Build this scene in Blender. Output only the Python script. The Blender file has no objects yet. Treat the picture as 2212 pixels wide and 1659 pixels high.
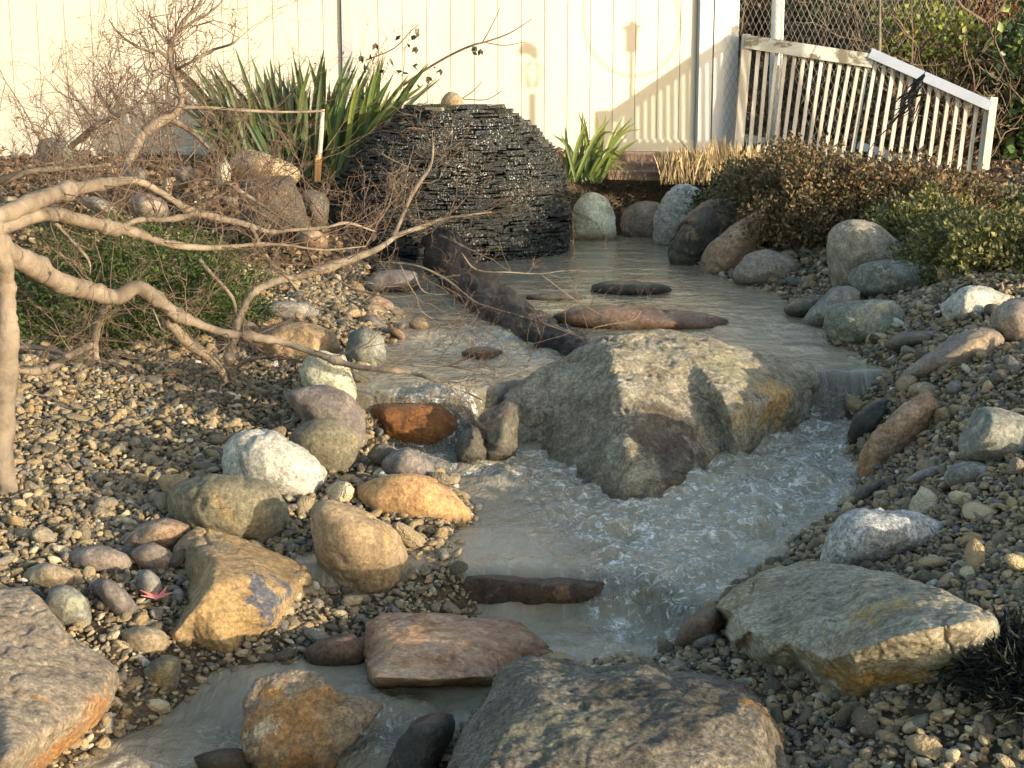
import bpy, bmesh, math, random
import numpy as np
from mathutils import Vector

random.seed(7)
rng = np.random.default_rng(7)
scene = bpy.context.scene
COL = scene.collection

# ------------------------------------------------------------------ camera
F = 3200.0; CX, CY = 1106.0, 829.5; HZ = 190.0
CZ = 1.2
PITCH = math.atan((CY - HZ) / F)
cam_d = bpy.data.cameras.new("camera"); cam = bpy.data.objects.new("camera", cam_d); COL.objects.link(cam)
cam.location = (0, 0, CZ); cam.rotation_euler = (math.pi / 2 - PITCH, 0, 0)
cam_d.sensor_width = 36; cam_d.lens = F / 2212 * 36; cam_d.clip_start = .05; cam_d.clip_end = 400
scene.camera = cam

# ------------------------------------------------------------------ sky and sun
SUN_EL = 8.5; SUN_TO = (0.79, -0.61)
w = bpy.data.worlds.new("World"); scene.world = w; w.use_nodes = True
nt = w.node_tree; nt.nodes.clear()
sk = nt.nodes.new("ShaderNodeTexSky"); sk.sky_type = 'NISHITA'; sk.sun_disc = False
sk.sun_elevation = math.radians(SUN_EL); sk.sun_rotation = math.atan2(SUN_TO[0], SUN_TO[1])
sk.air_density = 1.0; sk.dust_density = 1.0; sk.ozone_density = 1.0
bg = nt.nodes.new("ShaderNodeBackground"); bg.inputs[1].default_value = 0.15
wo = nt.nodes.new("ShaderNodeOutputWorld")
nt.links.new(sk.outputs[0], bg.inputs[0]); nt.links.new(bg.outputs[0], wo.inputs[0])
sd = bpy.data.lights.new("sun", 'SUN'); sd.energy = 2.3; sd.angle = math.radians(0.35); sd.color = (1.0, 0.87, 0.67)
sun = bpy.data.objects.new("sun", sd); COL.objects.link(sun)
sv = Vector((SUN_TO[0], SUN_TO[1], math.tan(math.radians(SUN_EL)))).normalized()
sun.rotation_euler = sv.to_track_quat('Z', 'Y').to_euler()
vs = scene.view_settings
vs.view_transform = 'Standard'; vs.look = 'None'; vs.gamma = 1; vs.use_curve_mapping = False; vs.exposure = 1.92
scene.cycles.use_denoising = True
scene.cycles.max_bounces = 8; scene.cycles.transparent_max_bounces = 8
scene.cycles.caustics_reflective = False; scene.cycles.caustics_refractive = False
scene.cycles.sample_clamp_indirect = 6

# ------------------------------------------------------------------ photo geometry helpers
ca, sa = math.cos(PITCH), math.sin(PITCH)
def ray(px, py):
    u = (px - CX) / F; v = -(py - CY) / F
    return np.array([u, ca + v * sa, -sa + v * ca])
def P(px, py, Y):
    d = ray(px, py); t = Y / d[1]
    return np.array([d[0] * t, Y, CZ + d[2] * t])
def PH(px, py, h):
    d = ray(px, py); t = -h / d[2]
    return np.array([d[0] * t, d[1] * t, CZ - h])
TO = {1: (0, 0), 2: (734.5, 0), 3: (1469, 0), 4: (0, 553), 5: (734.5, 553), 6: (1469, 553), 7: (0, 1106), 8: (734.5, 1106), 9: (1469, 1106)}
def T(n, pts):
    ox, oy = TO[n]
    return [(ox + .336 * a, oy + .336 * b) + tuple(r) for a, b, *r in pts]

def lin(h):
    h = h.lstrip('#'); o = []
    for i in (0, 2, 4):
        c = int(h[i:i + 2], 16) / 255
        o.append(c / 12.92 if c < .04045 else ((c + .055) / 1.055) ** 2.4)
    return (*o, 1)

# numpy value noise ------------------------------------------------------
def _h(ix, iy, iz, s):
    n = (ix * 374761393 + iy * 668265263 + iz * 2147483647 + s * 974634777) & 0xffffffff
    n = ((n ^ (n >> 13)) * 1274126177) & 0xffffffff
    n = ((n ^ (n >> 16)) * 2246822519) & 0xffffffff
    return ((n ^ (n >> 15)) & 0xffffff) / float(0xffffff)
def vnoise(p, s=0):
    p = np.asarray(p, float)
    i = np.floor(p).astype(np.int64); f = p - i; f = f * f * f * (f * (f * 6 - 15) + 10)
    r = 0
    for a in (0, 1):
        for b in (0, 1):
            for c in (0, 1):
                wgt = (f[:, 0] if a else 1 - f[:, 0]) * (f[:, 1] if b else 1 - f[:, 1]) * (f[:, 2] if c else 1 - f[:, 2])
                r = r + wgt * _h(i[:, 0] + a, i[:, 1] + b, i[:, 2] + c, s)
    return r * 2 - 1
def fbm(p, o=4, s=0, g=.5):
    r = 0; a = 1; t = 0
    for k in range(o):
        r = r + a * vnoise(p * 2.03 ** k + k * 17.3, s + k); t += a; a *= g
    return r / t
def sstep(x):
    x = np.clip(x, 0, 1); return x * x * (3 - 2 * x)

# ------------------------------------------------------------------ terrain and water heights
def interp(x, xs, ys): return np.interp(x, xs, ys)
def water_h(x, y):
    """metres below the camera of the water surface"""
    lip1 = interp(x, [-.35, -.13, -.02, .75, 1.02], [4.24, 4.20, 4.42, 4.60, 4.57])
    lip2 = interp(x, [-.2, .25, .45], [3.20, 3.16, 3.0])
    lip3 = interp(x, [-.7, -.2, .1], [2.92, 2.62, 2.55])
    h = .87 + .135 * sstep((lip1 - y) / .15) + .045 * sstep((4.1 - y) / .9)
    h = h + .075 * sstep((lip2 - y) / .13)
    h = h + .055 * sstep((lip3 - y) / .3)
    return h
G = []
def g(px, py, h): G.append(PH(px, py, h))
# outside the stream: banks and beds
for a in [(0,1300,1.02),(0,1150,.97),(250,1050,.985),(0,1000,.93),(150,900,.92),(0,830,.86),(300,850,.91),(500,830,.905),(400,950,.95),
          (620,900,.945),(700,960,.975),(560,1100,1.0),(400,1200,1.03),(200,1200,1.01),(770,970,.985),(850,1150,1.035),(900,1215,1.06),
          (650,1330,1.09),(750,1310,1.09),(300,1400,1.09),(500,1420,1.12),(100,1450,1.09),(0,1600,1.12),(100,1659,1.16),(250,1500,1.13),
          (700,720,.83),(800,720,.84),(740,640,.83),(560,700,.83),(200,760,.86),(650,790,.88),(760,840,.90),(640,600,.78),(720,560,.78),
          (300,560,.74),(100,560,.72),(0,500,.64),(300,420,.55),(500,450,.62),(650,500,.72),(560,380,.50),(0,350,.42),(400,345,.42),(700,330,.40),
          (1000,300,.42),(1220,335,.40),(1500,325,.42),(1300,388,.56),(1450,390,.56),(1240,395,.57),(1560,380,.52),
          (1650,330,.44),(1650,450,.62),(1740,560,.76),(2100,600,.66),(1980,640,.75),
          (2212,640,.68),(1860,700,.83),(1900,740,.84),(1780,640,.83),(2100,720,.75),(1960,830,.86),(2100,850,.79),(2212,800,.72),
          (1900,850,.90),(2000,960,.89),(1900,1060,.985),(1960,1100,.96),(2100,1000,.86),(2212,1000,.81),(2000,1200,.93),(1850,1150,.99),(2212,1250,.86),
          (1720,1230,1.02),(1600,1290,1.06),(2212,1450,.93),(2000,1540,.98),(2200,1659,.99),(1750,1600,1.06),(1560,1420,1.075),(1420,1435,1.10),(1500,1520,1.09),
          (1650,1659,1.08),(1200,1640,1.12),(1300,1500,1.10)]: g(*a)
# shoreline points: height = water level there
def wlev(px, py):
    h = .87
    for _ in range(6):
        q = PH(px, py, h); h = float(water_h(q[0], q[1]))
    return h
SHORE = [(1200,505),(1300,505),(1400,508),(1470,530),(1520,575),(1600,610),(1690,632),(1745,690),(1790,735),(1850,775),(1912,806),
         (1925,850),(1900,930),(1875,1010),(1850,1075),(1775,1130),(1700,1180),(1620,1235),(1545,1300),(1500,1370),(1430,1425),
         (700,600),(760,630),(850,690),(800,740),(815,790),(938,1046),(990,1060),(1025,1125),(975,1165),(920,1195),(970,1240),
         (900,1295),(800,1325),(720,1385),(620,1435),(480,1440),(380,1510),(270,1590),(160,1659),(30,1760),(1180,1440),(1050,1520),(980,1600)]
for x, y in SHORE: G.append(PH(x, y, wlev(x, y)))
for x, y, d in [(1150,600,.16),(1350,560,.2),(1300,650,.10),(1500,640,.12),(1400,690,.09),(1650,700,.12),(1000,700,.10),(1000,760,.12),(1100,700,.1),(950,800,.1),
             (1750,760,.10),(1850,800,.08),(900,870,.07),(1000,880,.07),(1840,860,.1),(1780,960,.12),(1200,850,.12),(1500,850,.12),(950,640,.09),(900,600,.1),
             (1100,1060,.13),(1300,1120,.14),(1500,1130,.14),(1700,1060,.14),(1600,1180,.10),(1200,1200,.09),(1400,1230,.10),(1080,1150,.1),(1000,1020,.1),
             (1100,1300,.10),(1300,1330,.12),(1400,1370,.08),(1000,1310,.08),(900,1400,.10),(1150,1380,.1),(800,1450,.10),(600,1500,.10),(450,1560,.10),(350,1640,.10),(900,1550,.1),(700,1640,.10),(200,1740,.1),(500,1700,.1)]:
    h = wlev(x, y); q = PH(x, y, h); G.append(np.array([q[0], q[1], CZ - h - d]))
for x, y, h, d in [(830,858,.87,.05),(900,862,.87,.06),(1000,862,.87,.06),(798,865,.87,-.015),(798,965,1.01,-.02),(806,915,.93,-.01),(820,1020,1.015,-.03),(860,972,1.01,.1),(930,985,1.01,.12),(1000,1000,1.01,.12),(1070,1030,1.015,.12),(900,1010,1.015,.1),(1070,955,1.0,.12),(1110,1010,1.01,.12),(1050,890,.88,.08)]:
    q = PH(x, y, h); G.append(np.array([q[0], q[1], CZ - h - d]))
G += [np.array(v, float) for v in [(1.6,7.4,.56),(2.0,6.9,.57),(2.4,6.5,.60),(2.6,7.6,.60),(2.4,8.6,.62),(-8,14,.75),(8,14,.8),(0,14,.78),(0,10.5,.78),(4,11,.78),(-6,9.5,.78),(-8,5,.5),(-4,5,.42),(-4,2,.2),(-8,0,.1),(8,0,.3),(3,2,.26),(4,4,.40),(8,5,.6),(5,7,.62),
      (8,9,.75),(0,0,.0),(0,1.2,.0),(-1,1.4,.02),(1.2,1.4,.12),(-2.2,3,.30),(-2.3,4.5,.38),(-2.6,6.5,.62),(2.2,3.6,.38),(2.6,5,.46)]]
G = np.array(G)
def _k(r2): return np.sqrt(r2 + .012)
_n = len(G)
_A = np.zeros((_n + 3, _n + 3)); _d2 = ((G[:, None, :2] - G[None, :, :2]) ** 2).sum(-1)
_A[:_n, :_n] = _k(_d2) + np.eye(_n) * -.01
_A[:_n, _n] = 1; _A[:_n, _n + 1:] = G[:, :2]; _A[_n, :_n] = 1; _A[_n + 1:, :_n] = G[:, :2].T
_W = np.linalg.solve(_A, np.concatenate([G[:, 2], [0, 0, 0]]))
def ground(x, y):
    x = np.atleast_1d(np.asarray(x, float)); y = np.atleast_1d(np.asarray(y, float)); o = np.empty(x.shape[0])
    for i in range(0, len(x), 20000):
        a = x[i:i + 20000]; b = y[i:i + 20000]
        o[i:i + 20000] = _k((a[:, None] - G[None, :, 0]) ** 2 + (b[:, None] - G[None, :, 1]) ** 2) @ _W[:_n] + _W[_n] + a * _W[_n + 1] + b * _W[_n + 2]
    return o - .085 * np.exp(-((x + .17) / .19) ** 4 - ((y - 4.10) / .17) ** 4)
def hit(px, py, water=True):
    d = ray(px, py); Y = np.arange(1.4, 13, .008); t = Y / d[1]
    x = d[0] * t; z = CZ + d[2] * t
    gz = ground(x, Y)
    if water: gz = np.maximum(gz, CZ - water_h(x, Y)) if True else gz
    k = np.argmax(z < gz)
    if not (z < gz).any(): k = len(Y) - 1
    return np.array([x[k], Y[k], z[k]])

# ------------------------------------------------------------------ object helpers
def tag(o, label=None, cat=None, group=None, kind=None):
    if label: o['label'] = label
    if cat: o['category'] = cat
    if group: o['group'] = group
    if kind: o['kind'] = kind
    return o
def mesh_obj(name, V, Fc, m=None, parent=None, smooth=False, loc=None):
    V = np.asarray(V, float)
    if loc is None: loc = (0, 0, 0)
    me = bpy.data.meshes.new(name)
    me.from_pydata((V - np.array(loc)).tolist() if not isinstance(Fc, np.ndarray) else [], [], Fc if not isinstance(Fc, np.ndarray) else [])
    if isinstance(Fc, np.ndarray):
        n, k = Fc.shape
        me.vertices.add(len(V)); me.vertices.foreach_set('co', (V - np.array(loc)).astype(np.float32).ravel())
        me.loops.add(n * k); me.loops.foreach_set('vertex_index', Fc.astype(np.int32).ravel())
        me.polygons.add(n); me.polygons.foreach_set('loop_start', np.arange(0, n * k, k, dtype=np.int32))
        me.polygons.foreach_set('loop_total', np.full(n, k, dtype=np.int32))
        me.update(calc_edges=True)
    if smooth: me.polygons.foreach_set('use_smooth', [True] * len(me.polygons))
    if m: me.materials.append(m)
    o = bpy.data.objects.new(name, me); COL.objects.link(o)
    if parent is not None:
        o.parent = parent
        o.location = Vector(loc) - parent.location
    else: o.location = loc
    return o
def empty(name, loc, label, cat, group=None):
    o = bpy.data.objects.new(name, None); COL.objects.link(o); o.location = Vector(loc); o.empty_display_size = .1
    return tag(o, label, cat, group)
class MB:
    def __init__(s): s.v = []; s.f = []; s.n = 0
    def add(s, V, Fc):
        s.v.append(np.asarray(V, float)); s.f += [tuple(int(i) + s.n for i in q) for q in Fc]; s.n += len(V)
    def box(s, c, size, rot=None, jit=0):
        V = np.array([[x, y, z] for x in (-.5, .5) for y in (-.5, .5) for z in (-.5, .5)]) * np.array(size)
        if jit: V = V + rng.uniform(-jit, jit, V.shape)
        if rot is not None: V = V @ np.array(rot).T
        s.add(V + np.array(c), [(0, 1, 3, 2), (4, 6, 7, 5), (0, 4, 5, 1), (2, 3, 7, 6), (0, 2, 6, 4), (1, 5, 7, 3)])
    def beam(s, a, b, wx, wy):
        """square bar from a to b; wx = width sideways, wy = depth"""
        a = np.array(a, float); b = np.array(b, float); d = b - a; d /= np.linalg.norm(d)
        up = np.array([0, 1, 0]) if abs(d[1]) < .8 else np.array([0, 0, 1.]); sx = np.cross(d, up); sx /= np.linalg.norm(sx); sy = np.cross(sx, d)
        V = [p + i * sx * wx / 2 + j * sy * wy / 2 for p in (a, b) for i, j in ((-1, -1), (1, -1), (1, 1), (-1, 1))]
        s.add(V, [(3, 2, 1, 0), (4, 5, 6, 7), (0, 1, 5, 4), (1, 2, 6, 5), (2, 3, 7, 6), (3, 0, 4, 7)])
    def tube(s, pts, rad, k=6, lump=0):
        pts = np.asarray(pts, float); n = len(pts)
        t = np.gradient(pts, axis=0); t /= np.linalg.norm(t, axis=1)[:, None] + 1e-9
        ref = np.array([.13, .2, 1.]) if abs(t[0][2]) < .8 else np.array([1, .1, .2])
        a = np.cross(t, ref); a /= np.linalg.norm(a, axis=1)[:, None] + 1e-9; b = np.cross(t, a)
        ang = np.arange(k) * 2 * math.pi / k
        rad = np.asarray(rad, float)
        R = rad[:, None] * (1 + (rng.uniform(-lump, lump, (n, k)) if lump else 0))
        V = (pts[:, None] + R[..., None] * (np.cos(ang)[None, :, None] * a[:, None] + np.sin(ang)[None, :, None] * b[:, None])).reshape(-1, 3)
        Fc = [(i * k + j, i * k + (j + 1) % k, (i + 1) * k + (j + 1) % k, (i + 1) * k + j) for i in range(n - 1) for j in range(k)]
        Fc.append(tuple(range(k - 1, -1, -1))); Fc.append(tuple((n - 1) * k + j for j in range(k)))
        s.add(V, Fc)
    def build(s, name, m, parent=None, smooth=False, loc=None):
        return mesh_obj(name, np.concatenate(s.v), s.f, m, parent, smooth, loc)
def spline(pts, n=6):
    """Catmull-Rom through rows of any width"""
    p = np.array(pts, float); p = np.vstack([2 * p[0] - p[1], p, 2 * p[-1] - p[-2]]); o = []
    for i in range(1, len(p) - 2):
        for k in range(n):
            t = k / n
            o.append(.5 * (2 * p[i] + (p[i + 1] - p[i - 1]) * t + (2 * p[i - 1] - 5 * p[i] + 4 * p[i + 1] - p[i + 2]) * t * t + (3 * p[i] - p[i - 1] - 3 * p[i + 1] + p[i + 2]) * t ** 3))
    o.append(p[-2]); return np.array(o)

# ------------------------------------------------------------------ materials
class NT:
    def __init__(s, name):
        s.m = bpy.data.materials.new(name); s.m.use_nodes = True; s.t = s.m.node_tree; s.t.nodes.clear()
        s.out = s.n('ShaderNodeOutputMaterial')
    def n(s, typ, **kw):
        x = s.t.nodes.new(typ)
        for k, v in kw.items(): setattr(x, k, v)
        return x
    def l(s, a, b): s.t.links.new(a, b)
    def put(s, sock, v):
        if v is None: return
        if isinstance(v, bpy.types.NodeSocket): s.l(v, sock)
        else: sock.default_value = v
    def noise(s, vec, scale, detail=4, rough=.6, dist=0, out=0):
        x = s.n('ShaderNodeTexNoise'); s.put(x.inputs['Vector'], vec)
        x.inputs['Scale'].default_value = scale; x.inputs['Detail'].default_value = detail; x.inputs['Roughness'].default_value = rough; x.inputs['Distortion'].default_value = dist
        return x.outputs[out]
    def ramp(s, f, stops, interp='LINEAR'):
        x = s.n('ShaderNodeValToRGB'); s.put(x.inputs[0], f); e = x.color_ramp.elements; x.color_ramp.interpolation = interp
        while len(e) < len(stops): e.new(.5)
        for i, (p, c) in enumerate(stops):
            e[i].position = p; e[i].color = c if not isinstance(c, (int, float)) else (c, c, c, 1)
        return x.outputs[0]
    def mix(s, f, a, b, mode='MIX'):
        x = s.n('ShaderNodeMix', data_type='RGBA', blend_type=mode); s.put(x.inputs[0], f); s.put(x.inputs[6], a); s.put(x.inputs[7], b); return x.outputs[2]
    def math(s, op, a, b=None, c=None, clamp=False):
        x = s.n('ShaderNodeMath', operation=op, use_clamp=clamp); s.put(x.inputs[0], a); s.put(x.inputs[1], b)
        if c is not None: s.put(x.inputs[2], c)
        return x.outputs[0]
    def map(s, vec, scale=(1, 1, 1), rot=(0, 0, 0), loc=(0, 0, 0)):
        x = s.n('ShaderNodeMapping'); s.put(x.inputs[0], vec); x.inputs['Scale'].default_value = scale; x.inputs['Rotation'].default_value = rot; x.inputs['Location'].default_value = loc; return x.outputs[0]
    def bump(s, h, strength, dist=.01, nrm=None):
        x = s.n('ShaderNodeBump'); s.put(x.inputs['Height'], h); x.inputs['Strength'].default_value = strength; x.inputs['Distance'].default_value = dist
        if nrm is not None: s.l(nrm, x.inputs['Normal'])
        return x.outputs[0]
    def pbr(s, col, rough=.8, nrm=None, spec=.4, **kw):
        x = s.n('ShaderNodeBsdfPrincipled'); s.put(x.inputs['Base Color'], col); s.put(x.inputs['Roughness'], rough); s.put(x.inputs['Specular IOR Level'], spec)
        if nrm is not None: s.l(nrm, x.inputs['Normal'])
        for k, v in kw.items(): s.put(x.inputs[k.replace('_', ' ')], v)
        return x.outputs[0]
    def fin(s, sh): s.l(sh, s.out.inputs[0]); return s.m

def des(h, k=.78):
    r, g_, b = [int(h.lstrip('#')[i:i + 2], 16) for i in (0, 2, 4)]; m = .3 * r + .59 * g_ + .11 * b
    return '#%02x%02x%02x' % tuple(int(max(0, min(255, m + (v - m) * k))) for v in (r, g_, b))
WET = [None]
def rock_mat(name, c1, c2, c3=None, c4=None, scale=6., seed=0., rough=.82, patch=.56, speck=.35, streak=0., streak_rot=(0, 0, 0), wetz=None, bump=.6, lich=0, spots=()):
    """c1/c2 mottled base, c3 patches, c4 smaller stains; wetz = world height below which the stone is wet"""
    c1, c2, c3, c4 = [des(c) if c else c for c in (c1, c2, c3, c4)]
    if wetz is None: wetz = WET[0]
    t = NT(name); tc = t.n('ShaderNodeTexCoord').outputs['Object']; v = t.map(tc, loc=(seed * 3.7, seed * 1.3, seed * 2.1))
    n1 = t.noise(v, scale, 6, .62, .4)
    col = t.mix(t.ramp(n1, [(.34, 0), (.66, 1)]), lin(c1), lin(c2))
    if c3: col = t.mix(t.ramp(t.noise(t.map(v, loc=(5, 2, 9)), scale * .8, 8, .72, .8), [(patch, 0), (patch + .09, 1)]), col, lin(c3))
    if c4: col = t.mix(t.ramp(t.noise(t.map(v, loc=(1, 8, 4)), scale * 1.3, 9, .78, 1.1), [(.60, 0), (.67, 1)]), col, lin(c4))
    wv_ = t.n('ShaderNodeMix', data_type='VECTOR'); wv_.inputs[0].default_value = .22; t.l(v, wv_.inputs[4]); t.l(t.noise(v, 5, 4, .6, 0, 1), wv_.inputs[5])
    sv_ = t.map(wv_.outputs[1], scale=(.9, .9, 2.4), rot=streak_rot)
    st = t.noise(sv_, 14, 10, .78)
    if streak:
        col = t.mix(t.math('MULTIPLY', t.ramp(st, [(.42, 0), (.62, 1)]), streak), col, t.mix(.62, col, (.75, .68, .55, 1)))
        col = t.mix(t.math('MULTIPLY', t.ramp(st, [(.34, 1), (.46, 0)]), streak), col, t.mix(.75, col, (.035, .03, .027, 1)))
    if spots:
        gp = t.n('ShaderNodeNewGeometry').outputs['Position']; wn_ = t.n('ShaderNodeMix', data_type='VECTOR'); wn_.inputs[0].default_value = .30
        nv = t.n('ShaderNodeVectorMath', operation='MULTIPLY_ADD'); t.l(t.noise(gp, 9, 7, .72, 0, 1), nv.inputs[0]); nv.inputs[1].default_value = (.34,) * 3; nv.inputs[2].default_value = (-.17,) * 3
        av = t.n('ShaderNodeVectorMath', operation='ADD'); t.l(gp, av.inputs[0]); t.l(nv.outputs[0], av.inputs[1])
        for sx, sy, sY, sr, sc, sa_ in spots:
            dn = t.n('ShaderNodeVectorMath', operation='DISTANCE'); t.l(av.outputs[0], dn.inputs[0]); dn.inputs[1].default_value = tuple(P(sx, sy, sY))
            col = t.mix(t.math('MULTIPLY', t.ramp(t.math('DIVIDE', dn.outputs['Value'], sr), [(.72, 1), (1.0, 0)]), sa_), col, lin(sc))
    fine = t.noise(v, 110, 5, .85); med = t.noise(v, 34, 6, .75, .5)
    col = t.mix(min(1, speck * 1.5), col, t.ramp(fine, [(.34, (.10, .09, .08, 1)), (.50, (.5, .5, .5, 1)), (.66, (1., .97, .9, 1))]), 'OVERLAY')
    col = t.mix(.55, col, t.ramp(med, [(.36, (.22, .21, .2, 1)), (.5, (.5, .5, .5, 1)), (.64, (.82, .80, .74, 1))]), 'OVERLAY')
    big = t.noise(v, scale * .45, 3, .5)
    col = t.mix(.45, col, t.ramp(big, [(.3, (.55, .53, .5, 1)), (.7, (1, 1, 1, 1))]), 'MULTIPLY')
    if lich: col = t.mix(t.math('MULTIPLY', t.ramp(t.noise(v, 26, 6, .7, 1.5), [(.56, 0), (.62, 1)]), lich), col, lin('#a9a888'))
    rgh = rough
    if wetz is not None:
        z = t.n('ShaderNodeSeparateXYZ'); t.l(t.n('ShaderNodeNewGeometry').outputs['Position'], z.inputs[0])
        k = t.math('ADD', z.outputs[2], t.math('MULTIPLY', t.math('SUBTRACT', n1, .5), .08))
        wet = t.ramp(t.math('MULTIPLY_ADD', k, -1 / .05, (wetz + .03) / .05), [(0, 0), (1, 1)])
        col = t.mix(wet, col, t.mix(1., col, (.40, .36, .30, 1), 'MULTIPLY'))
        rr = t.n('ShaderNodeMix', data_type='FLOAT'); t.l(wet, rr.inputs[0]); rr.inputs[2].default_value = rough; rr.inputs[3].default_value = .18; rgh = rr.outputs[0]
    b1 = t.bump(n1, bump, .03)
    if streak: b1 = t.bump(st, bump * .7, .02, b1)
    b2 = t.bump(t.noise(v, 48, 8, .8), min(1, bump * 1.3), .012, b1)
    return t.fin(t.pbr(col, rgh, b2, .25))

WALLC = '#fff3d6'
# ------------------------------------------------------------------ rocks
_ico = {}
def ico(n):
    if n not in _ico:
        bm = bmesh.new(); bmesh.ops.create_icosphere(bm, subdivisions=n, radius=1)
        _ico[n] = (np.array([v.co[:] for v in bm.verts]), np.array([[v.index for v in f.verts] for f in bm.faces])); bm.free()
    return _ico[n]
def hull_planes(pts, c):
    bm = bmesh.new()
    for p in pts: bm.verts.new(p - c)
    bmesh.ops.convex_hull(bm, input=bm.verts); bm.normal_update()
    pl = {}
    for f in bm.faces:
        if f.calc_area() < 1e-7: continue
        n = np.array(f.normal[:]); d = float(np.dot(n, np.array(f.verts[0].co[:])))
        if d < 0: n, d = -n, -d
        pl[tuple(np.round(n, 1))] = (n, max(d, 1e-3))
    bm.free()
    return np.array([v[0] for v in pl.values()]), np.array([v[1] for v in pl.values()])
def rock_mesh(pts, p, amp, seed, sub, cuts=0, famp=.012, parts=None, cen=None):
    pts = np.asarray(pts, float); lo, hi = pts.min(0), pts.max(0); c = (lo + hi) / 2; c = .5 * c + .5 * pts.mean(0)
    if cen is not None: c = cen
    V, Fc = ico(sub); r = None
    for q in (parts or [pts]):
        N, D = hull_planes(np.asarray(q, float), c)
        dots = np.maximum(V @ N.T, 0) / D[None]; ri = (dots ** p).sum(1) ** (-1 / p)
        r = ri if r is None else (r ** 40 + ri ** 40) ** (1 / 40)
    X = V * r[:, None]
    size = (hi - lo).mean()
    if cuts:
        rs = np.random.default_rng(seed + 99)
        for _ in range(cuts):
            n = rs.normal(size=3); n[2] = abs(n[2]) * .6 + .1; n /= np.linalg.norm(n); d = X @ n; m = d.max() * rs.uniform(.74, .92)
            k = d > m; X[k] -= (d[k] - m)[:, None] * n * .8
    X = X + V * (fbm(X / size * 2.2 + seed * 5.1, 4, seed) * amp * size)[:, None]
    cr = fbm(X / size * 3.2 + seed, 4, seed + 3); X = X + V * ((np.exp(-(cr / .07) ** 2) * -famp * 1.4 + fbm(X / size * 11 + seed, 4, seed + 5, .65) * famp * 1.1) * size)[:, None]
    a, b = X.min(0), X.max(0)
    X = (X - (a + b) / 2) * ((hi - lo) / (b - a)) + (lo + hi) / 2
    return X, Fc
def outline_pts(out, Yc, T_, q=2.2, sink=.22):
    o = np.array([a[:2] for a in out], float); cx, cy = o.mean(0)
    hgt = o[:, 1].max() - o[:, 1].min()
    low = o[o[:, 1] > cy] + np.array([0, sink * hgt])
    low[:, 0] = cx + (low[:, 0] - cx) * .93
    res = []
    for s in (-1, -.75, -.4, 0, .4, .75, 1):
        k = (1 - abs(s) ** q) ** (1 / q) * .98 + .02
        k = max(k, .35 if abs(s) == 1 else 0)
        for x, y in np.vstack([o, low]):
            res.append(P(cx + (x - cx) * k, cy + (y - cy) * k, Yc + s * T_ / 2))
    return res
MATS = {}
def get_mat(key, seed):
    return PAL[key](seed)
WZ = {0: CZ - .87, 1: CZ - 1.045, 2: CZ - 1.115}
PAL = {
 'tan':    lambda s: rock_mat('tan_stone', '#b09a76', '#8f7a5c', '#6f604c', '#c7a469', 7, s),
 'tanwarm':lambda s: rock_mat('warm_tan_stone', '#b3956a', '#8e7553', '#a0814f', '#7e6e5c', 5, s, speck=.28, patch=.6),
 'olive':  lambda s: rock_mat('olive_stone', '#8a7f62', '#6b634e', '#a18755', '#55503f', 8, s, speck=.4),
 'grey':   lambda s: rock_mat('grey_stone', '#99938a', '#7b766e', '#a89b86', '#5b5853', 7, s),
 'warmgrey':lambda s: rock_mat('warm_grey_stone', '#9b8a78', '#7a6d62', '#a58a66', None, 6, s),
 'green':  lambda s: rock_mat('green_grey_stone', '#8b8b7f', '#6b6b62', '#9e967c', '#4f5049', 7, s, lich=.5),
 'white':  lambda s: rock_mat('white_stone', '#c4c0b0', '#a19d90', '#86837a', '#cfccbf', 9, s, speck=.45, lich=.3),
 'palelime':lambda s: rock_mat('pale_speckled_stone', '#cfcdb0', '#b9b394', '#8d8d76', '#e0dcc0', 12, s, speck=.5, lich=.4),
 'granite':lambda s: rock_mat('granite', '#bdbab4', '#9b9894', '#77736f', '#c9c1ad', 16, s, speck=.65, patch=.62),
 'purple': lambda s: rock_mat('purple_grey_stone', '#867a71', '#6c625b', '#96846f', None, 6, s, rough=.7),
 'rust':   lambda s: rock_mat('rust_stone', '#a67c56', '#83654b', '#6e5a4a', '#b8925f', 6, s, streak=.4, streak_rot=(.3, .9, 0)),
 'orange': lambda s: rock_mat('orange_stone', '#d19c5c', '#b88650', '#b08a60', '#d8b076', 9, s, speck=.35, rough=.7),
 'wetrust':lambda s: rock_mat('wet_rust_stone', '#7a5d47', '#574538', '#8b6e50', None, 7, s, rough=.22),
 'wetdark':lambda s: rock_mat('wet_dark_stone', '#4a463e', '#33312d', '#6a5c46', '#2a2a28', 8, s, rough=.25),
 'wetgrey':lambda s: rock_mat('wet_grey_stone', '#6d6556', '#524c42', '#7d6a4f', None, 8, s, rough=.25),
}
RG = 'rocks lining the garden stream'
_seed = [0]
def rock(name, label, out, T_, mat, p=9, amp=.035, cuts=0, sub=4, Y=None, q=2.2, sink=.22, water=True, group=RG, famp=.02, cat='rock', yadd=0., matkw=None):
    _seed[0] += 1; s = _seed[0]
    o = np.array([a[:2] for a in out], float)
    if Y is None:
        b = o[o[:, 1].argmax()]; cxb = .5 * b[0] + .5 * o[:, 0].mean()
        Y = hit(cxb, o[:, 1].max(), water)[1] + T_ * .30
    Y += yadd
    X, Fc = rock_mesh(outline_pts(out, Y, T_, q, sink), p * 1.6, amp * 1.25, s, sub, cuts, famp)
    c = X.mean(0); c[2] = X[:, 2].min(); WET[0] = CZ - float(water_h(c[0], c[1] - T_ * .4)) + .006
    ob = mesh_obj(name, X, Fc, get_mat(mat, s) if isinstance(mat, str) else mat, smooth=True, loc=tuple(c))
    WET[0] = None; tag(ob, label, cat, group); return ob
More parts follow.
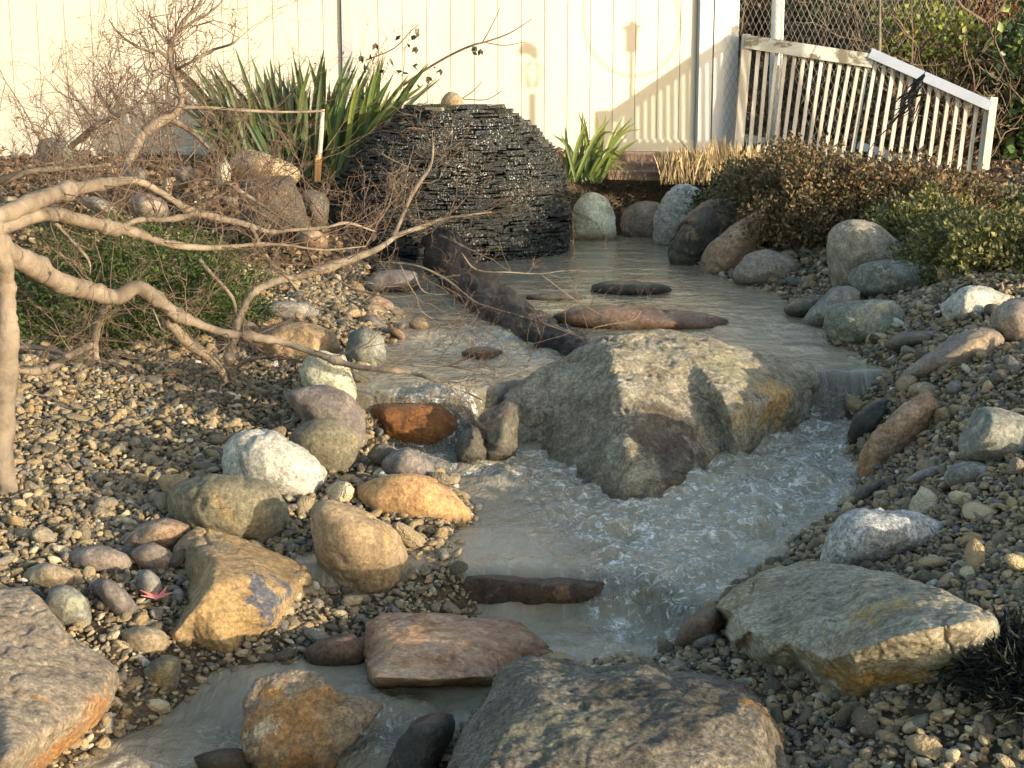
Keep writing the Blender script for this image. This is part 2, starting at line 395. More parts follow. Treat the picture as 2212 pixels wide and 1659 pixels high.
def rock3(name, label, pts, mat, p=22, amp=.03, cuts=0, sub=6, famp=.02, group=RG, parts=None, cen=None):
    """pts = (px, py, Y)"""
    _seed[0] += 1; s = _seed[0]
    W_ = [P(*a) for a in pts]
    X, Fc = rock_mesh(W_, p * 2, amp, s, sub, cuts, famp, [[P(*a) for a in q] for q in parts] if parts else None, P(*cen) if cen else None)
    c = X.mean(0); c[2] = X[:, 2].min()
    ob = mesh_obj(name, X, Fc, mat, smooth=True, loc=tuple(c)); tag(ob, label, 'rock', group); return ob
def lifted(pts):
    """(px, py, lift) -> (px, py, Y) for the point of that sight line which is `lift` metres above the ground"""
    o = []
    for px, py, lf in pts:
        d = ray(px, py); Y = np.arange(1.2, 12, .004); t_ = Y / d[1]; z = CZ + d[2] * t_
        gz = ground(d[0] * t_, Y) + lf; k = int(np.argmax(z < gz)) if (z < gz).any() else len(Y) - 1
        o.append((px, py, Y[k]))
    return o
def rockT(name, label, outline, inner, T_, mat, subs=5, smooth=3, amp=.012, fine=.004, cracks=.006, group=RG, back=.72, drop=.10):
    """boulder built from its own facets: outline and inner points are (px, py, Y)"""
    from mathutils.geometry import delaunay_2d_cdt
    _seed[0] += 1; sd_ = _seed[0]; n = len(outline); pts = list(outline) + list(inner)
    v2 = [Vector((a[0], -a[1])) for a in pts]
    vo, ed, fc, ov, oe, of = delaunay_2d_cdt(v2, [(i, (i + 1) % n) for i in range(n)], [list(range(n))], 1, 1e-4)
    V = []
    for k, q in enumerate(vo):
        j = ov[k][0]; V.append(P(*pts[j]))
    idx = {ov[k][0]: k for k in range(len(vo))}
    Fc = [tuple(f) for f in fc]
    C0 = np.mean([V[idx[i]] for i in range(n)], axis=0); ring = []
    cpx = float(np.mean([q[0] for q in outline])); cpy = float(np.mean([q[1] for q in outline])) + 20
    for i in range(n):
        q = outline[i]; b = P(cpx + (q[0] - cpx) * back, cpy + (q[1] - cpy) * back, q[2] + T_); ring.append(len(V)); V.append(b)
    V.append(P(cpx, cpy, float(np.mean([q[2] for q in outline])) + T_ * 1.1)); cb = len(V) - 1
    for i in range(n):
        a, b = idx[i], idx[(i + 1) % n]; c, d = ring[i], ring[(i + 1) % n]; Fc += [(a, b, d), (a, d, c), (c, d, cb)]
    bm = bmesh.new(); bv = [bm.verts.new(v) for v in V]
    for f in Fc:
        try: bm.faces.new([bv[i] for i in f])
        except ValueError: pass
    bmesh.ops.recalc_face_normals(bm, faces=bm.faces)
    for it in range(subs):
        bmesh.ops.subdivide_edges(bm, edges=bm.edges[:], cuts=1, use_grid_fill=True)
        if it >= subs - 3:
            for _ in range(smooth): bmesh.ops.smooth_vert(bm, verts=bm.verts, factor=.5, use_axis_x=True, use_axis_y=True, use_axis_z=True)
    bmesh.ops.triangulate(bm, faces=[f for f in bm.faces if len(f.verts) > 4]); bm.normal_update()
    X = np.array([v.co[:] for v in bm.verts]); N = np.array([v.normal[:] for v in bm.verts])
    cr = fbm(X * 5 + sd_, 4, sd_ + 2)
    X = X + N * (amp * fbm(X * 6 + sd_, 5, sd_, .55) + fine * fbm(X * 38 + sd_, 4, sd_ + 1, .65) - cracks * np.exp(-(cr / .035) ** 2))[:, None]
    Fl = [[v.index for v in f.verts] for f in bm.faces]; bm.free()
    c = X.mean(0); c[2] = X[:, 2].min(); ob = mesh_obj(name, X, Fl, mat, smooth=True, loc=tuple(c)); tag(ob, label, 'rock', group); return ob
def Yh(py, h): return PH(1106, py, h)[1]

# ------------------------------------------------------------------ ground sheet
def ground_material():
    t = NT('gravelly_soil'); pos = t.n('ShaderNodeNewGeometry').outputs['Position']
    n1 = t.noise(pos, 5, 6, .6); n2 = t.noise(pos, 60, 5, .8)
    col = t.mix(t.ramp(n1, [(.35, 0), (.65, 1)]), lin('#4b4336'), lin('#6a5d49'))
    vor = t.n('ShaderNodeTexVoronoi'); t.put(vor.inputs['Vector'], pos); vor.inputs['Scale'].default_value = 75
    col = t.mix(.6, col, t.ramp(vor.outputs['Color'], [(.2, (.25, .22, .18, 1)), (.8, (1, .93, .8, 1))]), 'MULTIPLY')
    col = t.mix(.4, col, t.ramp(n2, [(.3, .3), (.7, 1)]), 'MULTIPLY')
    b = t.bump(vor.outputs['Distance'], .9, .01); b = t.bump(n2, .7, .01, b)
    return t.fin(t.pbr(col, .95, b, .2))
def grid_mesh(name, xs, ys, zf, m, keep=None, smooth=True):
    X, Y = np.meshgrid(xs, ys); Z = zf(X.ravel(), Y.ravel())
    V = np.stack([X.ravel(), Y.ravel(), Z], 1); nx = len(xs); ny = len(ys)
    i = (np.arange(ny - 1)[:, None] * nx + np.arange(nx - 1)[None]).ravel()
    Fc = np.stack([i, i + 1, i + nx + 1, i + nx], 1)
    if keep is not None:
        kv = keep(V[:, 0], V[:, 1], V[:, 2]); Fc = Fc[kv[Fc].any(1)]
        used = np.unique(Fc); mp = np.zeros(len(V), int); mp[used] = np.arange(len(used)); V = V[used]; Fc = mp[Fc]
    return mesh_obj(name, V, Fc, m, smooth=smooth)
def warp(a, b, lo, hi, fine, coarse):
    o = [a]
    while o[-1] < b: o.append(o[-1] + (fine if lo <= o[-1] <= hi else coarse))
    return np.array(o)
def gz_rough(x, y):
    z = ground(x, y); p = np.stack([x, y, x * 0], 1)
    return z + .012 * fbm(p * 4, 3, 5) + .004 * vnoise(p * 40, 8)
gx = warp(-14, 14, -2.6, 3.4, .03, .35); gy = warp(-1, 30, 1.4, 10, .03, .4)
def far(x, y):
    z = gz_rough(x, y); k = sstep((np.abs(x) - 5) / 3) + sstep((y - 13) / 3); k = np.clip(k, 0, 1)
    return z * (1 - k) + k * (.78 + sstep((y - 14) / 16) * 3.2)
tag(grid_mesh('ground', gx, gy, far, ground_material()), kind='structure')

# ------------------------------------------------------------------ water
def water_material():
    t = NT('muddy_water'); geo = t.n('ShaderNodeNewGeometry'); pos = geo.outputs['Position']
    at = t.n('ShaderNodeAttribute', attribute_name='turb').outputs['Fac']
    fl = t.n('ShaderNodeAttribute', attribute_name='fall').outputs['Fac']
    v = t.map(pos, scale=(1, .55, .3))
    n1 = t.noise(v, 3.2, 5, .6, .6)
    col = t.mix(t.ramp(n1, [(.35, 0), (.7, 1)]), lin('#a0957c'), lin('#887d68'))
    # foam lace
    wv = t.noise(t.map(pos, scale=(1, .8, 1)), 9, 4, .6, 0, 1)
    vv = t.n('ShaderNodeMix', data_type='VECTOR'); vv.inputs[0].default_value = .10; t.l(pos, vv.inputs[4]); t.l(wv, vv.inputs[5])
    vo = t.n('ShaderNodeTexVoronoi', feature='DISTANCE_TO_EDGE'); t.l(t.map(vv.outputs[1], scale=(.8, 1.5, 1)), vo.inputs['Vector']); vo.inputs['Scale'].default_value = 30
    lace = t.ramp(vo.outputs[0], [(.0, 1), (.035, .5), (.085, 0)])
    mk = t.ramp(t.noise(t.map(pos, scale=(.8, 1.3, 1)), 7, 7, .75, .8), [(.50, 0), (.62, 1)])
    foam = t.math('MULTIPLY', t.math('MULTIPLY', lace, mk), t.ramp(at, [(.15, 0), (.8, 1)]))
    dens = t.math('MULTIPLY', t.ramp(t.noise(pos, 38, 5, .75, 1.), [(.52, 0), (.64, 1)]), t.ramp(at, [(.50, 0), (.95, .95)]))
    foam = t.math('MAXIMUM', foam, dens)
    strand = t.noise(t.map(pos, scale=(60, 3, 3)), 1, 4, .7, .3)
    fs = t.math('MULTIPLY', t.ramp(strand, [(.52, 0), (.66, 1)]), t.math('MULTIPLY', fl, .4))
    foam = t.math('MAXIMUM', foam, fs)
    col = t.mix(foam, col, lin('#e6e4d8'))
    h1 = t.noise(t.map(pos, scale=(1, .7, 1)), 9, 4, .55, .5); h2 = t.noise(t.map(pos, scale=(1, .42, 1)), 42, 5, .6, .8)
    b = t.bump(h1, 1., .04); b_ = b.node; t.l(t.ramp(at, [(0, .22), (.6, .9)]), b_.inputs['Strength']); b = t.bump(h2, 1., .018, b); t.l(t.ramp(at, [(0, .30), (.6, .9)]), b.node.inputs['Strength']); b = t.bump(foam, .3, .004, b)
    sh = t.pbr(col, t.mix(foam, (.06, .06, .06, 1), (.5, .5, .5, 1)), b, .5, IOR=1.33)
    clear = t.n('ShaderNodeBsdfTransparent'); clear.inputs[0].default_value = (.80, .72, .55, 1)
    gl = t.n('ShaderNodeBsdfGlossy'); gl.inputs['Roughness'].default_value = .05; t.l(b, gl.inputs['Normal'])
    fr = t.n('ShaderNodeFresnel'); fr.inputs[0].default_value = 1.33; t.l(b, fr.inputs['Normal'])
    m1 = t.n('ShaderNodeMixShader'); t.l(fr.outputs[0], m1.inputs[0]); t.l(clear.outputs[0], m1.inputs[1]); t.l(gl.outputs[0], m1.inputs[2])
    # thin sheets (falls, edges over stones) are clearer
    op = t.math('MAXIMUM', t.math('SUBTRACT', .86, t.math('MULTIPLY', fl, .46)), foam, clamp=True)
    m2 = t.n('ShaderNodeMixShader'); t.l(op, m2.inputs[0]); t.l(m1.outputs[0], m2.inputs[1]); t.l(sh, m2.inputs[2])
    return t.fin(m2.outputs[0])
def turb_field(x, y):
    """1 where the water churns"""
    def bl(px, py, h, r, a=1.):
        q = PH(px, py, h); return a * np.exp(-((x - q[0]) ** 2 + ((y - q[1]) * .8) ** 2) / r ** 2)
    k = 0
    for a in [(920,975,1.03,.16,1.),(1010,990,1.03,.16,1.),(1100,1020,1.04,.14,.9),(1210,1050,1.04,.12,.8),(1680,960,1.03,.18,1.),(1780,950,1.03,.18,1.1),(1740,1020,1.04,.22,.95),(1640,1060,1.04,.2,.85),
              (1560,1090,1.04,.2,.8),(1340,1100,1.04,.16,.85),(1450,1110,1.04,.2,.75),(1240,1110,1.04,.2,.6),(1500,1180,1.045,.2,.5),(1330,1290,1.11,.10,.7),(1460,1300,1.1,.12,.95),(1440,1320,1.11,.12,.8),
              (1000,1290,1.11,.1,.4),(1350,1360,1.11,.12,.45),(1060,730,.87,.2,.6),(1150,770,.87,.14,.5),(1660,700,.87,.3,.3),(1000,740,.87,.25,.4),(1280,1440,1.11,.08,.4),(480,1580,1.14,.15,.4),(860,1560,1.15,.1,.5),(240,1640,1.17,.2,.4),(800,1600,1.17,.1,.6)]:
        k = k + bl(*a)
    return np.clip(k, 0, 1)
def fall_field(x, y):
    e = .03; s = np.abs(water_h(x, y - e) - water_h(x, y + e)) / (2 * e)
    return np.clip(s * 1.1, 0, 1)
def wz(x, y):
    p = np.stack([x, y, x * 0], 1); tb = turb_field(x, y); ff = fall_field(x, y)
    z = CZ - water_h(x, y)
    z = z + .0045 * fbm(p * np.array([5, 10, 1]), 4, 31, .6) * (1 + 2 * tb) + tb * .036 * fbm(p * np.array([10, 15, 1]), 4, 33) + tb * .006 * fbm(p * 40, 3, 34)
    z = z + ff * .012 * vnoise(p * np.array([14, 2, 1]), 35)
    return z
wx = np.arange(-1.35, 1.75, .0125); wy = np.arange(1.75, 9.0, .0125)
water = grid_mesh('water', wx, wy, wz, water_material(), keep=lambda x, y, z: (z > ground(x, y) - .004) & ~((y > 3.9) & (x < interp(y, [3.9, 4.1, 4.7, 5.5, 6.5], [-.62, -.46, -.5, -.75, -1.3]))))
me = water.data; vc = np.empty(len(me.vertices) * 3, np.float32); me.vertices.foreach_get('co', vc); vc = vc.reshape(-1, 3)
for nm, fld in (('turb', turb_field), ('fall', fall_field)):
    a = me.attributes.new(nm, 'FLOAT', 'POINT'); a.data.foreach_set('value', fld(vc[:, 0].astype(float), vc[:, 1].astype(float)).astype(np.float32))
tag(water, kind='structure')

# ------------------------------------------------------------------ gravel (nobody could count it)
peb_col = bpy.data.collections.new('pebble_shapes')
def pebble_material():
    t = NT('pebble'); r = t.n('ShaderNodeObjectInfo').outputs['Random']; tc = t.n('ShaderNodeTexCoord').outputs['Object']
    col = t.ramp(r, [(0, lin('#857860')), (.16, lin('#a08d6d')), (.30, lin('#665c4c')), (.42, lin('#a58c66')), (.56, lin('#8f8472')), (.68, lin('#a68f69')), (.78, lin('#bba57e')), (.88, lin('#706d66')), (.94, lin('#c9ba98')), (.985, lin('#d8d2c0'))], 'CONSTANT')
    v = t.n('ShaderNodeVectorMath', operation='ADD'); t.l(tc, v.inputs[0]); cb = t.n('ShaderNodeCombineXYZ')
    t.l(t.math('MULTIPLY', r, 50), cb.inputs[0]); t.l(cb.outputs[0], v.inputs[1])
    n = t.noise(v.outputs[0], 1.6, 4, .7)
    col = t.mix(.7, col, t.ramp(n, [(.3, .40), (.7, 1.)]), 'MULTIPLY')
    return t.fin(t.pbr(col, .8, t.bump(n, .5, .3), .35))
PM = pebble_material()
for k in range(10):
    V, Fc = ico(2); rs = np.random.default_rng(k + 400)
    S = np.array([1, rs.uniform(.65, .95), rs.uniform(.4, .75)])
    X = V.copy()
    for _ in range(7 if k < 6 else 3):
        n = rs.normal(size=3); n /= np.linalg.norm(n); d = X @ n; m = rs.uniform(.55, .8); kk = d > m; X[kk] -= (d[kk] - m)[:, None] * n
    X *= S * (1 + .12 * fbm(V * 1.3 + k, 2, k)[:, None])
    ob = mesh_obj('pebble', X, Fc, PM, smooth=False)
    COL.objects.unlink(ob); peb_col.objects.link(ob)
def scatter_object(name, pts, rot, scl, coll, label=None):
    me = bpy.data.meshes.new(name); me.vertices.add(len(pts)); me.vertices.foreach_set('co', pts.astype(np.float32).ravel())
    a = me.attributes.new('rot', 'FLOAT_VECTOR', 'POINT'); a.data.foreach_set('vector', rot.astype(np.float32).ravel())
    a = me.attributes.new('scl', 'FLOAT_VECTOR', 'POINT'); a.data.foreach_set('vector', scl.astype(np.float32).ravel())
    o = bpy.data.objects.new(name, me); COL.objects.link(o)
    ng = bpy.data.node_groups.new(name, 'GeometryNodeTree'); ng.interface.new_socket('Geometry', in_out='INPUT', socket_type='NodeSocketGeometry'); ng.interface.new_socket('Geometry', in_out='OUTPUT', socket_type='NodeSocketGeometry')
    N = ng.nodes.new; i = N('NodeGroupInput'); q = N('NodeGroupOutput'); ip = N('GeometryNodeInstanceOnPoints'); ci = N('GeometryNodeCollectionInfo')
    ci.inputs['Collection'].default_value = coll; ci.inputs['Separate Children'].default_value = True; ci.inputs['Reset Children'].default_value = True
    ip.inputs['Pick Instance'].default_value = True
    na = N('GeometryNodeInputNamedAttribute'); na.data_type = 'FLOAT_VECTOR'; na.inputs[0].default_value = 'rot'
    nb = N('GeometryNodeInputNamedAttribute'); nb.data_type = 'FLOAT_VECTOR'; nb.inputs[0].default_value = 'scl'
    er = N('FunctionNodeEulerToRotation')
    L = ng.links.new; L(i.outputs[0], ip.inputs['Points']); L(ci.outputs[0], ip.inputs['Instance']); L(na.outputs[0], er.inputs[0]); L(er.outputs[0], ip.inputs['Rotation']); L(nb.outputs[0], ip.inputs['Scale']); L(ip.outputs[0], q.inputs[0])
    md = o.modifiers.new('scatter', 'NODES'); md.node_group = ng
    return o
def gravel_points(n, ymin, ymax, xpad, size, seed):
    rs = np.random.default_rng(seed); y = rs.uniform(ymin ** 1.0, ymax, n); x = rs.uniform(-1, 1, n) * (.3456 * y + xpad)
    return x, y
xs_, ys_, sz_ = [], [], []
def area(y0, y1): return .3456 * (y1 ** 2 - y0 ** 2) + 2 * .62 * (y1 - y0)
for y0, y1, dens, s in [(1.5, 3.2, 11500, .0068), (3.2, 4.6, 9800, .0073), (4.6, 6.2, 6500, .0082), (6.2, 9.2, 3600, .0100)]:
    n = int(area(y0, y1) * dens); x, y = gravel_points(n, y0, y1, .62, s, int(y0 * 10))
    xs_.append(x); ys_.append(y); sz_.append(s * np.exp(rng.normal(0, .42, n)))
x = np.concatenate(xs_); y = np.concatenate(ys_); s = np.concatenate(sz_); zg = ground(x, y); wl = CZ - water_h(x, y)
dry = (y > 3.9) & (x < interp(y, [3.9, 4.1, 4.7, 5.5, 6.5], [-.62, -.46, -.5, -.75, -1.3]))
bed = (x < interp(y, [5.2, 5.6, 6.2, 7, 9], [-9, -.95, -.8, -.75, -.2])) & (y > 5.2)
k = ((zg > wl - .02) | dry) & ~((y > 8.75) & (x < 1)) & ~(bed & (rng.random(len(x)) < .8)) & ~((y > 6.4) & (x > 1.5) & (rng.random(len(x)) < .7))
x, y, s, zg = x[k], y[k], s[k], zg[k]
big = rng.random(len(x)) < .022; s[big] *= rng.uniform(1.5, 2.7, big.sum())
pp = np.stack([x, y, zg + s * rng.uniform(-.1, .75, len(x)) + .012 * fbm(np.stack([x, y, x * 0], 1) * 4, 3, 5)], 1)
rot = np.stack([rng.normal(0, .45, len(x)), rng.normal(0, .45, len(x)), rng.uniform(0, 6.28, len(x))], 1)
scl = s[:, None] * np.stack([rng.uniform(.9, 1.35, len(x)), rng.uniform(.8, 1.1, len(x)), rng.uniform(.8, 1.1, len(x))], 1)
print('PEBBLES', len(x))
tag(scatter_object('gravel', pp, rot, scl, peb_col), label='loose brown and grey gravel covering the banks of the stream', cat='gravel', kind='stuff')

# ------------------------------------------------------------------ the rocks, one by one
yf = Yh(1084, 1.015)
M_big = rock_mat('boulder_olive_grey', '#9a8c6e', '#746a55', '#a08c62', '#544c3f', 3.2, 3, speck=.42, streak=.55, streak_rot=(.2, .75, .3), wetz=WZ[1] + .02, patch=.60, bump=.8, spots=[(1210,930,yf+.38,.20,'#77705e',.5),(1720,850,yf+.62,.13,'#b39258',.75),(1640,900,yf+.42,.10,'#9c8a60',.6),(1450,900,yf+.33,.13,'#5a4c40',.75),(1490,1000,yf+.20,.14,'#564a3f',.75),(1530,940,yf+.34,.09,'#564a3f',.75),(1362,1010,yf+.10,.05,'#a39c8a',.9),(1352,880,yf+.25,.055,'#a89d80',.8),(1340,790,yf+.40,.07,'#a29a80',.7),(1590,760,yf+.66,.15,'#96906c',.5)])  # spots: stone colour plus sun gold, lit ridge and shaded face painted in
yf = Yh(1078, 1.045)
def oy(y0, pts): return [(a, b, y0 + c) for a, b, c in pts]
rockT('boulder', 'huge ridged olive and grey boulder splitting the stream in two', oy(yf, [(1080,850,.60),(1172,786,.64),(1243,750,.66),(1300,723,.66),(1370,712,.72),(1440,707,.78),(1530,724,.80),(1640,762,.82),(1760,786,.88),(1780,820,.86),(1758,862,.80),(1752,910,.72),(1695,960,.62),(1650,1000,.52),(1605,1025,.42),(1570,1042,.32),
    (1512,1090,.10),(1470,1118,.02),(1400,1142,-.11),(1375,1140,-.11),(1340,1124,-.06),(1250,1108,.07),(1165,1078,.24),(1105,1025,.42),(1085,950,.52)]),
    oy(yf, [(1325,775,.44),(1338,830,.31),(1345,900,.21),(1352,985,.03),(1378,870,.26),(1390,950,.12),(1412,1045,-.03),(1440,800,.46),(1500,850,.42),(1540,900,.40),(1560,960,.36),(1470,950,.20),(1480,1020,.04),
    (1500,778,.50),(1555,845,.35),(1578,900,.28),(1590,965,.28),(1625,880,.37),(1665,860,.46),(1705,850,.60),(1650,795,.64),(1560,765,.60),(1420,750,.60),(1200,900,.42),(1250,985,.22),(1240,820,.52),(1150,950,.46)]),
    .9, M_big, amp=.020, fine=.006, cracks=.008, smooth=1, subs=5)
yb = 2.05
M_bot = rock_mat('boulder_dark_grey', '#7d7463', '#565044', '#8d7b5a', '#3d3a33', 3.0, 9, speck=.55, streak=.35, streak_rot=(.3, -.6, .2), patch=.6, bump=.8, spots=[(1640,1560,yb+.28,.06,'#ad8548',.8),(1600,1600,yb+.2,.07,'#8f7448',.6),(1400,1600,yb+.15,.15,'#454137',.5),(1550,1640,yb+.1,.09,'#454137',.4),(1150,1460,yb+.45,.07,'#8d7f66',.7),(1200,1620,yb+.1,.12,'#85826f',.6)])  # ochre spots on the right paint in its sunlit edge
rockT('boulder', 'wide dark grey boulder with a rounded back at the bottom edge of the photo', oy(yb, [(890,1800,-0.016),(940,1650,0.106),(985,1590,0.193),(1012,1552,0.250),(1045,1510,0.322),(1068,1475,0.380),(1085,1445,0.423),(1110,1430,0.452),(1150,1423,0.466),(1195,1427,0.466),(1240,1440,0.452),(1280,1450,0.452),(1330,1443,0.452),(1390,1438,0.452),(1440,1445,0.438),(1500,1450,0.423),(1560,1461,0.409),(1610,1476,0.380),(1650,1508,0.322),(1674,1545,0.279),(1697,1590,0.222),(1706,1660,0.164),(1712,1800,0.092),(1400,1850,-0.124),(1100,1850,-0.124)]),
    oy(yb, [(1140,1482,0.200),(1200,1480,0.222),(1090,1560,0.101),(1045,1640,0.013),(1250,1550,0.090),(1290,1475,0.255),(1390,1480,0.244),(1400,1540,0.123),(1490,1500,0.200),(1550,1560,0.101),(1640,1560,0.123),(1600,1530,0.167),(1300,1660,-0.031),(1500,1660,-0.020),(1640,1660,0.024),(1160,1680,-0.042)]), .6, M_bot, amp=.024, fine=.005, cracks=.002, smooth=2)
ys1 = hit(1850, 1522, False)[1]
M_slab = rock_mat('slab_tan_grey', '#b5aa8a', '#8f866c', '#b98f4c', '#6b6656', 4.0, 14, speck=.45, streak=.5, streak_rot=(1.35, .25, 0), patch=.60, bump=.8, spots=[(1950,1430,ys1+.05,.12,'#bd9a4e',.75),(1860,1480,ys1,.08,'#a8844c',.7),(2090,1400,ys1+.2,.10,'#b08e52',.6),(2150,1400,ys1+.3,.05,'#6f665a',.6),(1590,1330,ys1+.4,.06,'#b3a27c',.6)])  # golden spots on the front paint in the low sunlight
rockT('slab_rock', 'broad flat tan and grey slab resting on gravel with sunlit gold painted on its front', lifted([(1540,1308,.07),(1600,1262,.06),(1640,1235,.05),(1735,1213,.04),(1830,1220,.04),(1930,1240,.04),(2030,1272,.05),(2110,1305,.07),(2160,1338,.08),(2174,1392,.03),(2158,1432,-.01),(2107,1482,-.03),(2033,1500,-.03),(1916,1512,-.03),(1869,1534,-.03),(1788,1510,-.03),(1730,1476,-.03),(1650,1446,-.03),(1590,1416,-.03),(1547,1352,-.03)]),
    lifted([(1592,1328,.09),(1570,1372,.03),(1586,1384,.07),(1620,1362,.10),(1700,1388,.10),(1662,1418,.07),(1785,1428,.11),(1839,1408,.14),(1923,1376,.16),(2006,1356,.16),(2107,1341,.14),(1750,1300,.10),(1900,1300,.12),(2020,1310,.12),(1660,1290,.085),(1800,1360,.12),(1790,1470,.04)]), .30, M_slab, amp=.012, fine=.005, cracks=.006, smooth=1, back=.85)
yo = hit(400, 1430, False)[1]
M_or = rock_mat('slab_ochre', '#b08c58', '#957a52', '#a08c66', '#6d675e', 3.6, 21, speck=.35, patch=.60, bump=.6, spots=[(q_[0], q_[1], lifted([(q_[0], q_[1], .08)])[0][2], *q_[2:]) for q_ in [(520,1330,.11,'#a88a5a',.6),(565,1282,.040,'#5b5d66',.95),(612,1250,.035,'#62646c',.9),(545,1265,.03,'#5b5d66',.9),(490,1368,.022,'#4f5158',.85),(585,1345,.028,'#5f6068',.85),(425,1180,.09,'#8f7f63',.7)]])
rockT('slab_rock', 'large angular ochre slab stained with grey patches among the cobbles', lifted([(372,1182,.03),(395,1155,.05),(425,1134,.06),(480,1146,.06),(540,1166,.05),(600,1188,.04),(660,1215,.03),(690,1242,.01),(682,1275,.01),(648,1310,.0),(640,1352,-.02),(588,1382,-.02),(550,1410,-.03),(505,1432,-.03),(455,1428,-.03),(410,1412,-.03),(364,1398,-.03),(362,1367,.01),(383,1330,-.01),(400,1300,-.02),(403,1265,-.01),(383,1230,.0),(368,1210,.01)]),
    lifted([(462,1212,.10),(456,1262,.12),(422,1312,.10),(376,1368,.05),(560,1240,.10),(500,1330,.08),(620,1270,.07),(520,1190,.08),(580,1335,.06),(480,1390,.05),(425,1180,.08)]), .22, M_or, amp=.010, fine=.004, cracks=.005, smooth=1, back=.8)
yl = Yh(1600, 1.15)
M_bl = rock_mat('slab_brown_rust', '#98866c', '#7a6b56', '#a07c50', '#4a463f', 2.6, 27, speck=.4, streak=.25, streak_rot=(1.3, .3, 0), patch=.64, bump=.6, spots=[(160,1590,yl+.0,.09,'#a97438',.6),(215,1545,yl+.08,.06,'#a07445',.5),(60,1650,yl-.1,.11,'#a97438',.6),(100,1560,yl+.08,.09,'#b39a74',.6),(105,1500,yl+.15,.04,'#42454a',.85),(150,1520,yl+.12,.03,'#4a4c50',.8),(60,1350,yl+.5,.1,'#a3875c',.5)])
yl = Yh(1600, 1.15)
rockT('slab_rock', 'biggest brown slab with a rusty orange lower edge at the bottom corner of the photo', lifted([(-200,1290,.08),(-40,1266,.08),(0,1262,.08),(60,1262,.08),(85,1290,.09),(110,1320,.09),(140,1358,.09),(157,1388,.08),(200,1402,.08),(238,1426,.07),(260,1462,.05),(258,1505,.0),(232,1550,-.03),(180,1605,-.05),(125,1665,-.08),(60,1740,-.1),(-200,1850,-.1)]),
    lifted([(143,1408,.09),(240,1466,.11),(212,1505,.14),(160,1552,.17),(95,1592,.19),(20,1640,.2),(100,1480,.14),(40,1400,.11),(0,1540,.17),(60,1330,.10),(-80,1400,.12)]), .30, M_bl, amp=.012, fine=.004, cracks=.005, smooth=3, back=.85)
M_ob = rock_mat('block_orange_brown', '#cc8f55', '#a9714a', '#80523f', '#d6ac76', 3.8, 33, rough=.5, speck=.3, streak=.5, streak_rot=(1.4, .2, 0), wetz=WZ[2] + .012, patch=.56, bump=.6)
yk = Yh(1487, 1.115)
def lifw(pts): return [(a, b, PH(a, b, 1.115 - c)[1]) for a, b, c in pts]
rockT('block_rock', 'flat orange brown block lying half under water in the lower stream', lifw([(783,1380,.02),(788,1345,.03),(826,1325,.03),(950,1325,.035),(1050,1331,.03),(1130,1338,.02),(1165,1375,.005),(1215,1425,-.02),(1180,1465,-.03),(1100,1488,-.03),(1050,1496,-.03),(935,1498,-.03),(812,1496,-.03),(793,1472,-.01),(783,1420,.01)]),
    lifw([(812,1464,.055),(930,1468,.05),(1040,1462,.03),(850,1390,.055),(1000,1400,.045),(1100,1400,.02),(1120,1450,-.005),(950,1430,.05),(900,1360,.045)]), .2, M_ob, amp=.008, fine=.004, cracks=.005, smooth=1, back=.8)
M_wb = rock_mat('boulder_cream_ochre', '#b39064', '#7f6c53', '#d8cdb4', '#b37c36', 5.5, 39, spots=[(640,1600,2.45,.10,'#b08046',.7),(720,1500,2.55,.035,'#e0d8c4',.9),(690,1470,2.6,.03,'#d9ccb0',.8),(570,1620,2.4,.035,'#c9bda4',.8)], speck=.4, streak=.3, streak_rot=(.3, .5, 0), wetz=WZ[2] - .03, patch=.60, bump=.8)
yc = Yh(1690, 1.18)
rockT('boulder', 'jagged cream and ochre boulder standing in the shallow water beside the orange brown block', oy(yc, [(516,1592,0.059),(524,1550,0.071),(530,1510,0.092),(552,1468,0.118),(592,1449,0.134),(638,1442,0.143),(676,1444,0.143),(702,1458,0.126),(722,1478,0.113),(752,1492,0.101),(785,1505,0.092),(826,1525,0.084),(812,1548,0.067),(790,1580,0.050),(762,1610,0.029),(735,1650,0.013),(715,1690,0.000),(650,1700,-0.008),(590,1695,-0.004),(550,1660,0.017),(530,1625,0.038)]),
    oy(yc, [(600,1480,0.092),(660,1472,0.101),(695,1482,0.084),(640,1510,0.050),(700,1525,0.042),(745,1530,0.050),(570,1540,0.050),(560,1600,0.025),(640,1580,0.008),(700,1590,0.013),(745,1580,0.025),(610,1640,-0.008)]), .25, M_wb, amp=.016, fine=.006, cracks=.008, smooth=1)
R = rock
# cobbles on the lower bank
R('river_rock','smooth white granite cobble behind the olive brown cobble',[(478,1010),(487,960),(515,935),(560,926),(610,940),(660,970),(700,1012),(708,1048),(690,1070),(640,1065),(560,1048),(495,1035)],.24,'white',p=7,sub=5)
R('river_rock','plump olive brown cobble lying against the white granite cobble',[(358,1092),(372,1050),(425,1026),(500,1024),(570,1040),(612,1080),(627,1130),(610,1158),(550,1168),(450,1142),(385,1125)],.26,'olive',p=7,sub=5)
R('river_rock','speckled yellowish cobble tucked behind the white granite cobble',[(622,950),(645,922),(700,907),(750,925),(778,958),(775,1000),(745,1018),(690,1005),(640,985)],.2,'olive',p=8)
R('river_rock','big smooth tan boulder with a straight crease beside the orange pointed rock',[(668,1150),(672,1100),(690,1080),(720,1084),(790,1110),(850,1150),(880,1195),(876,1245),(840,1280),(790,1282),(735,1250),(690,1205)],.26,'tanwarm',p=7,sub=5,amp=.025)
R('pointed_rock','bright orange pointed rock at the water edge below the brown fall',[(768,1058),(800,1036),(868,1022),(930,1035),(985,1075),(1022,1118),(1005,1124),(940,1118),(860,1110),(800,1088)],.2,'orange',p=12,cuts=3)
